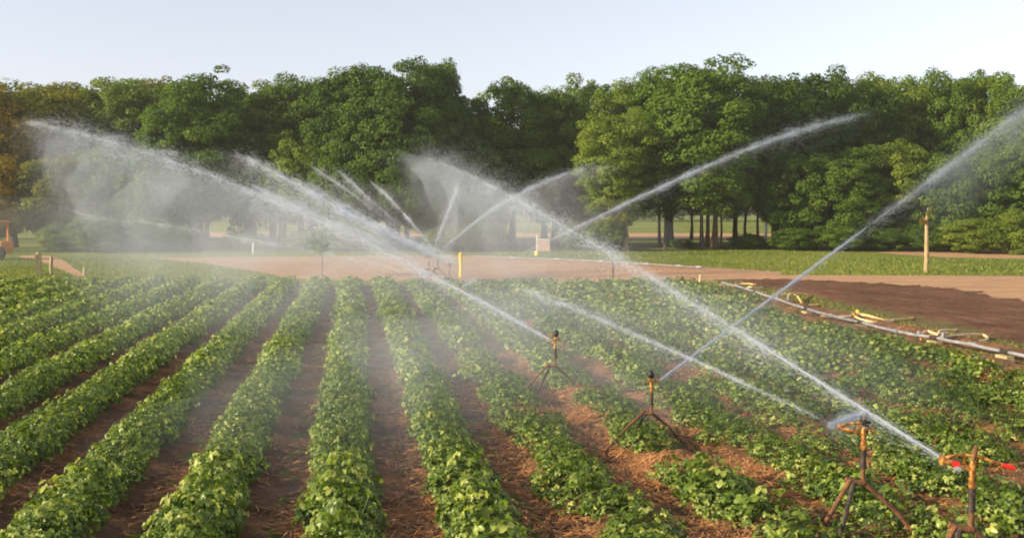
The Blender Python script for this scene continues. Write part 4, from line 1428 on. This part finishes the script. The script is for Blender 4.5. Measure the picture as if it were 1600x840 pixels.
j12 = jet('water_jet', [(677, 388, 2, 0.8), (690, 355, 3, 1.0), (702, 328, 4, 1.0), (712, 300, 7, 0.8), (715, 290, 8, 0.5), (717, 282, 8, 0.05)],
          34.0, 37.0, 'upright jet with a fan of mist on its left', 5200, 0.0, (0.12, 0.0065), seed=18, below=0.4, deg=2)
j13 = jet('water_jet', [(690, 390, 2, 0.7), (730, 357, 4, 0.9), (770, 326, 6, 1.0), (820, 300, 8, 1.0), (860, 282, 9, 0.8), (885, 269, 8, 0.45), (930, 262, 14, 0.12), (960, 258, 12, 0.02)],
          34.0, 41.0, 'jet leaning right from the far sprinklers and crossing the longest jet', 11000, 0.0, (0.14, 0.0078), seed=19, below=0.4)
j14 = jet('water_jet', [(650, 372, 4, 0.1), (600, 330, 8, 0.3), (560, 296, 9, 0.6), (540, 276, 9, 0.6), (524, 264, 8, 0.05)],
          34.5, 38.0, 'faint short jet left of the narrow leaning one', 3600, 0.0, (0.13, 0.007), seed=20, below=0.5)
j15 = jet('water_jet', [(640, 375, 4, 0.1), (580, 325, 8, 0.3), (530, 288, 10, 0.6), (505, 271, 10, 0.6), (486, 258, 8, 0.05)],
          34.5, 38.5, 'fainter jet tip beside the faint short jet', 3400, 0.0, (0.13, 0.007), seed=21, below=0.5)
j5 = jet('water_jet', [(797, 405, 3, 0.15), (840, 388, 4, 0.2), (900, 356, 5, 0.6), (960, 326, 5, 1.1), (1020, 297, 6, 1.1), (1075, 272, 7, 1.2), (1112, 258, 6, 1.2), (1150, 243, 8, 0.5), (1220, 213, 10, 0.9), (1280, 196, 12, 0.6), (1325, 184, 12, 0.3), (1365, 178, 11, 0.02)],
         40.0, 46.0, 'long jet rising right across the wood to the dark crown', 22000, 0.0, (0.17, 0.0088), seed=22, below=0.35)
j8 = jet('water_jet', [(712, 446, 3, 0.25), (640, 428, 5, 0.3), (560, 406, 7, 0.25), (480, 391, 8, 0.3), (420, 380, 9, 0.6), (380, 374, 8, 0.9), (362, 370, 6, 0.5), (350, 367, 4, 0.05)],
         24.0, 33.0, 'low faint jet leftwards from the small sprinkler in the crop', 5000, 0.0, (0.12, 0.0055), seed=23, below=0.4)
j9 = jet('water_jet', [(400, 374, 6, 0.05), (310, 360, 8, 0.4), (260, 352, 8, 0.7), (225, 346, 6, 0.7), (208, 342, 5, 0.05)],
         34.0, 38.0, 'low drifting jet tip left of the pink trunk', 2000, 0.0, (0.14, 0.007), seed=24, below=0.8)
j10 = jet('water_jet', [(220, 350, 8, 0.02), (165, 342, 10, 0.4), (130, 335, 9, 0.7), (110, 328, 6, 0.5), (100, 324, 5, 0.05)],
          36.0, 40.0, 'leftmost low jet tip before the dark round bush', 1500, 0.0, (0.14, 0.007), seed=25, below=0.5)
j16 = jet('water_jet', [(722, 447, 3, 0.6), (730, 443, 5, 1.0), (738, 439, 6, 1.2), (746, 435, 5, 0.5)], 24.0, 25.0, 'tiny splash above the small sprinkler in the crop', 1500, 0.0, (0.06, 0.005), seed=26, below=0.3)
j17 = jet('water_jet', [(1300, 662, 9, 1.0), (1318, 656, 13, 1.3), (1335, 651, 12, 1.1), (1350, 645, 9, 0.7)], 7.9, 8.0, 'white puff of spray beside the round black cap', 7500, 0.0, (0.03, 0.0022), seed=27, below=0.4, deg=1)

# mist under the jets
veil(j2, 2.5, 13.6, 0.22, 3.4, 0.42, 'grey mist falling from the long left jet', wd_grow=0.045, seed=3, droplets=90000)
veil(j1, 4.0, 17.5, 0.22, 1.3, 0.22, 'mist falling from the longest jet', wd_grow=0.02, seed=4, droplets=30000)
veil(j7, -1.0, 11.0, 0.10, 3.6, 1.6, 'pale mist before the wood at the left of centre', seed=5, droplets=26000)
veil(j12, 0.1, 3.3, 0.30, 2.2, 0.35, 'fan of fine mist by the upright jet', seed=6, droplets=6000)
veil(j13, 0.5, 9.5, 0.20, 2.2, 0.45, 'dim mist under the right leaning far jet', seed=7, droplets=14000)
veil(j3, 4.2, 8.6, 0.34, 0.9, 0.16, 'mist under the upper part of the thin straight jet', seed=8, droplets=12000)


def mist_bank(px, dp, rx, ry, rz, dens, label, zc=0.0, seed=1):
    """a low drifting bank: a billowing lens of even vapour that thins to nothing at its rim"""
    key = round(dens, 4)
    if key not in VOLS:
        m, t = new_mat('spray_mist')
        b = N(t)
        pv = b.n('ShaderNodeVolumePrincipled')
        pv.inputs['Color'].default_value = (0.76, 0.83, 0.96, 1)
        pv.inputs['Density'].default_value = dens
        o = b.n('ShaderNodeOutputMaterial')
        t.links.new(pv.outputs[0], o.inputs['Volume'])
        VOLS[key] = m
    mb = MB().ball((0, 0, 0), 1.0, 36, 20)
    V = []
    for x, y, z in mb.v:
        k = 1 + 0.5 * mnoise.noise(Vector((x * 1.3 + seed, y * 1.3, z * 1.3))) + 0.2 * mnoise.noise(Vector((x * 3.3, y * 3.3 + seed, z * 3.3)))
        V.append((x * rx * k, y * ry * k, max(zc + z * rz * k, -0.02 + 0.0005 * z)))
    mb.v = V
    o = mb.build('spray_mist', VOLS[key], None)
    o.location = base_at(px, dp)
    tag(o, label, 'mist', kind='stuff')


mist_bank(420, 24, 5.5, 8, 1.7, 0.012, 'pale mist over the far rows left of centre', 0.5, 1)
mist_bank(640, 20, 3.2, 7, 1.3, 0.020, 'mist hanging over the furrows in the middle of the field', 0.4, 2)
mist_bank(760, 13, 1.8, 3.6, 0.9, 0.040, 'mist over the crop left of the small brass sprinkler', 0.3, 3)
mist_bank(900, 17, 3.0, 6, 1.1, 0.015, 'thin mist over the crop right of centre', 0.4, 4)
mist_bank(480, 11, 1.6, 3.0, 0.7, 0.032, 'thin mist in the furrow left of the centre row', 0.2, 5)
mist_bank(1160, 13, 1.9, 3.0, 0.8, 0.024, 'thin mist between the middle and the capped sprinkler', 0.4, 6)
mist_bank(220, 46, 14, 6, 2.2, 0.010, 'mist before the wood at the left', 0.8, 7)
mist_bank(660, 46, 9, 6, 2.2, 0.013, 'mist before the wood in the middle', 0.9, 8)

# ------------------------------------------------------------------ the air
HAZE = True
if HAZE:
    m, t = new_mat('haze')
    b = N(t)
    pv = b.n('ShaderNodeVolumePrincipled')
    pv.inputs['Color'].default_value = (0.93, 0.93, 0.92, 1)
    pv.inputs['Density'].default_value = 0.0005
    pv.inputs['Anisotropy'].default_value = 0.2
    o = b.n('ShaderNodeOutputMaterial')
    t.links.new(pv.outputs[0], o.inputs['Volume'])
    hz = MB().box((0, 160, 9), (900, 500, 20)).build('haze', m, None, False)
    hz.location = (0, 0, 0)
    tag(hz, 'thin pale haze hanging over the field', 'haze', kind='stuff')
print('tris', sum(len(me_.loops) - 2 * len(me_.polygons) for me_ in bpy.data.meshes), 'plants', len(PLANTS), 'straw')
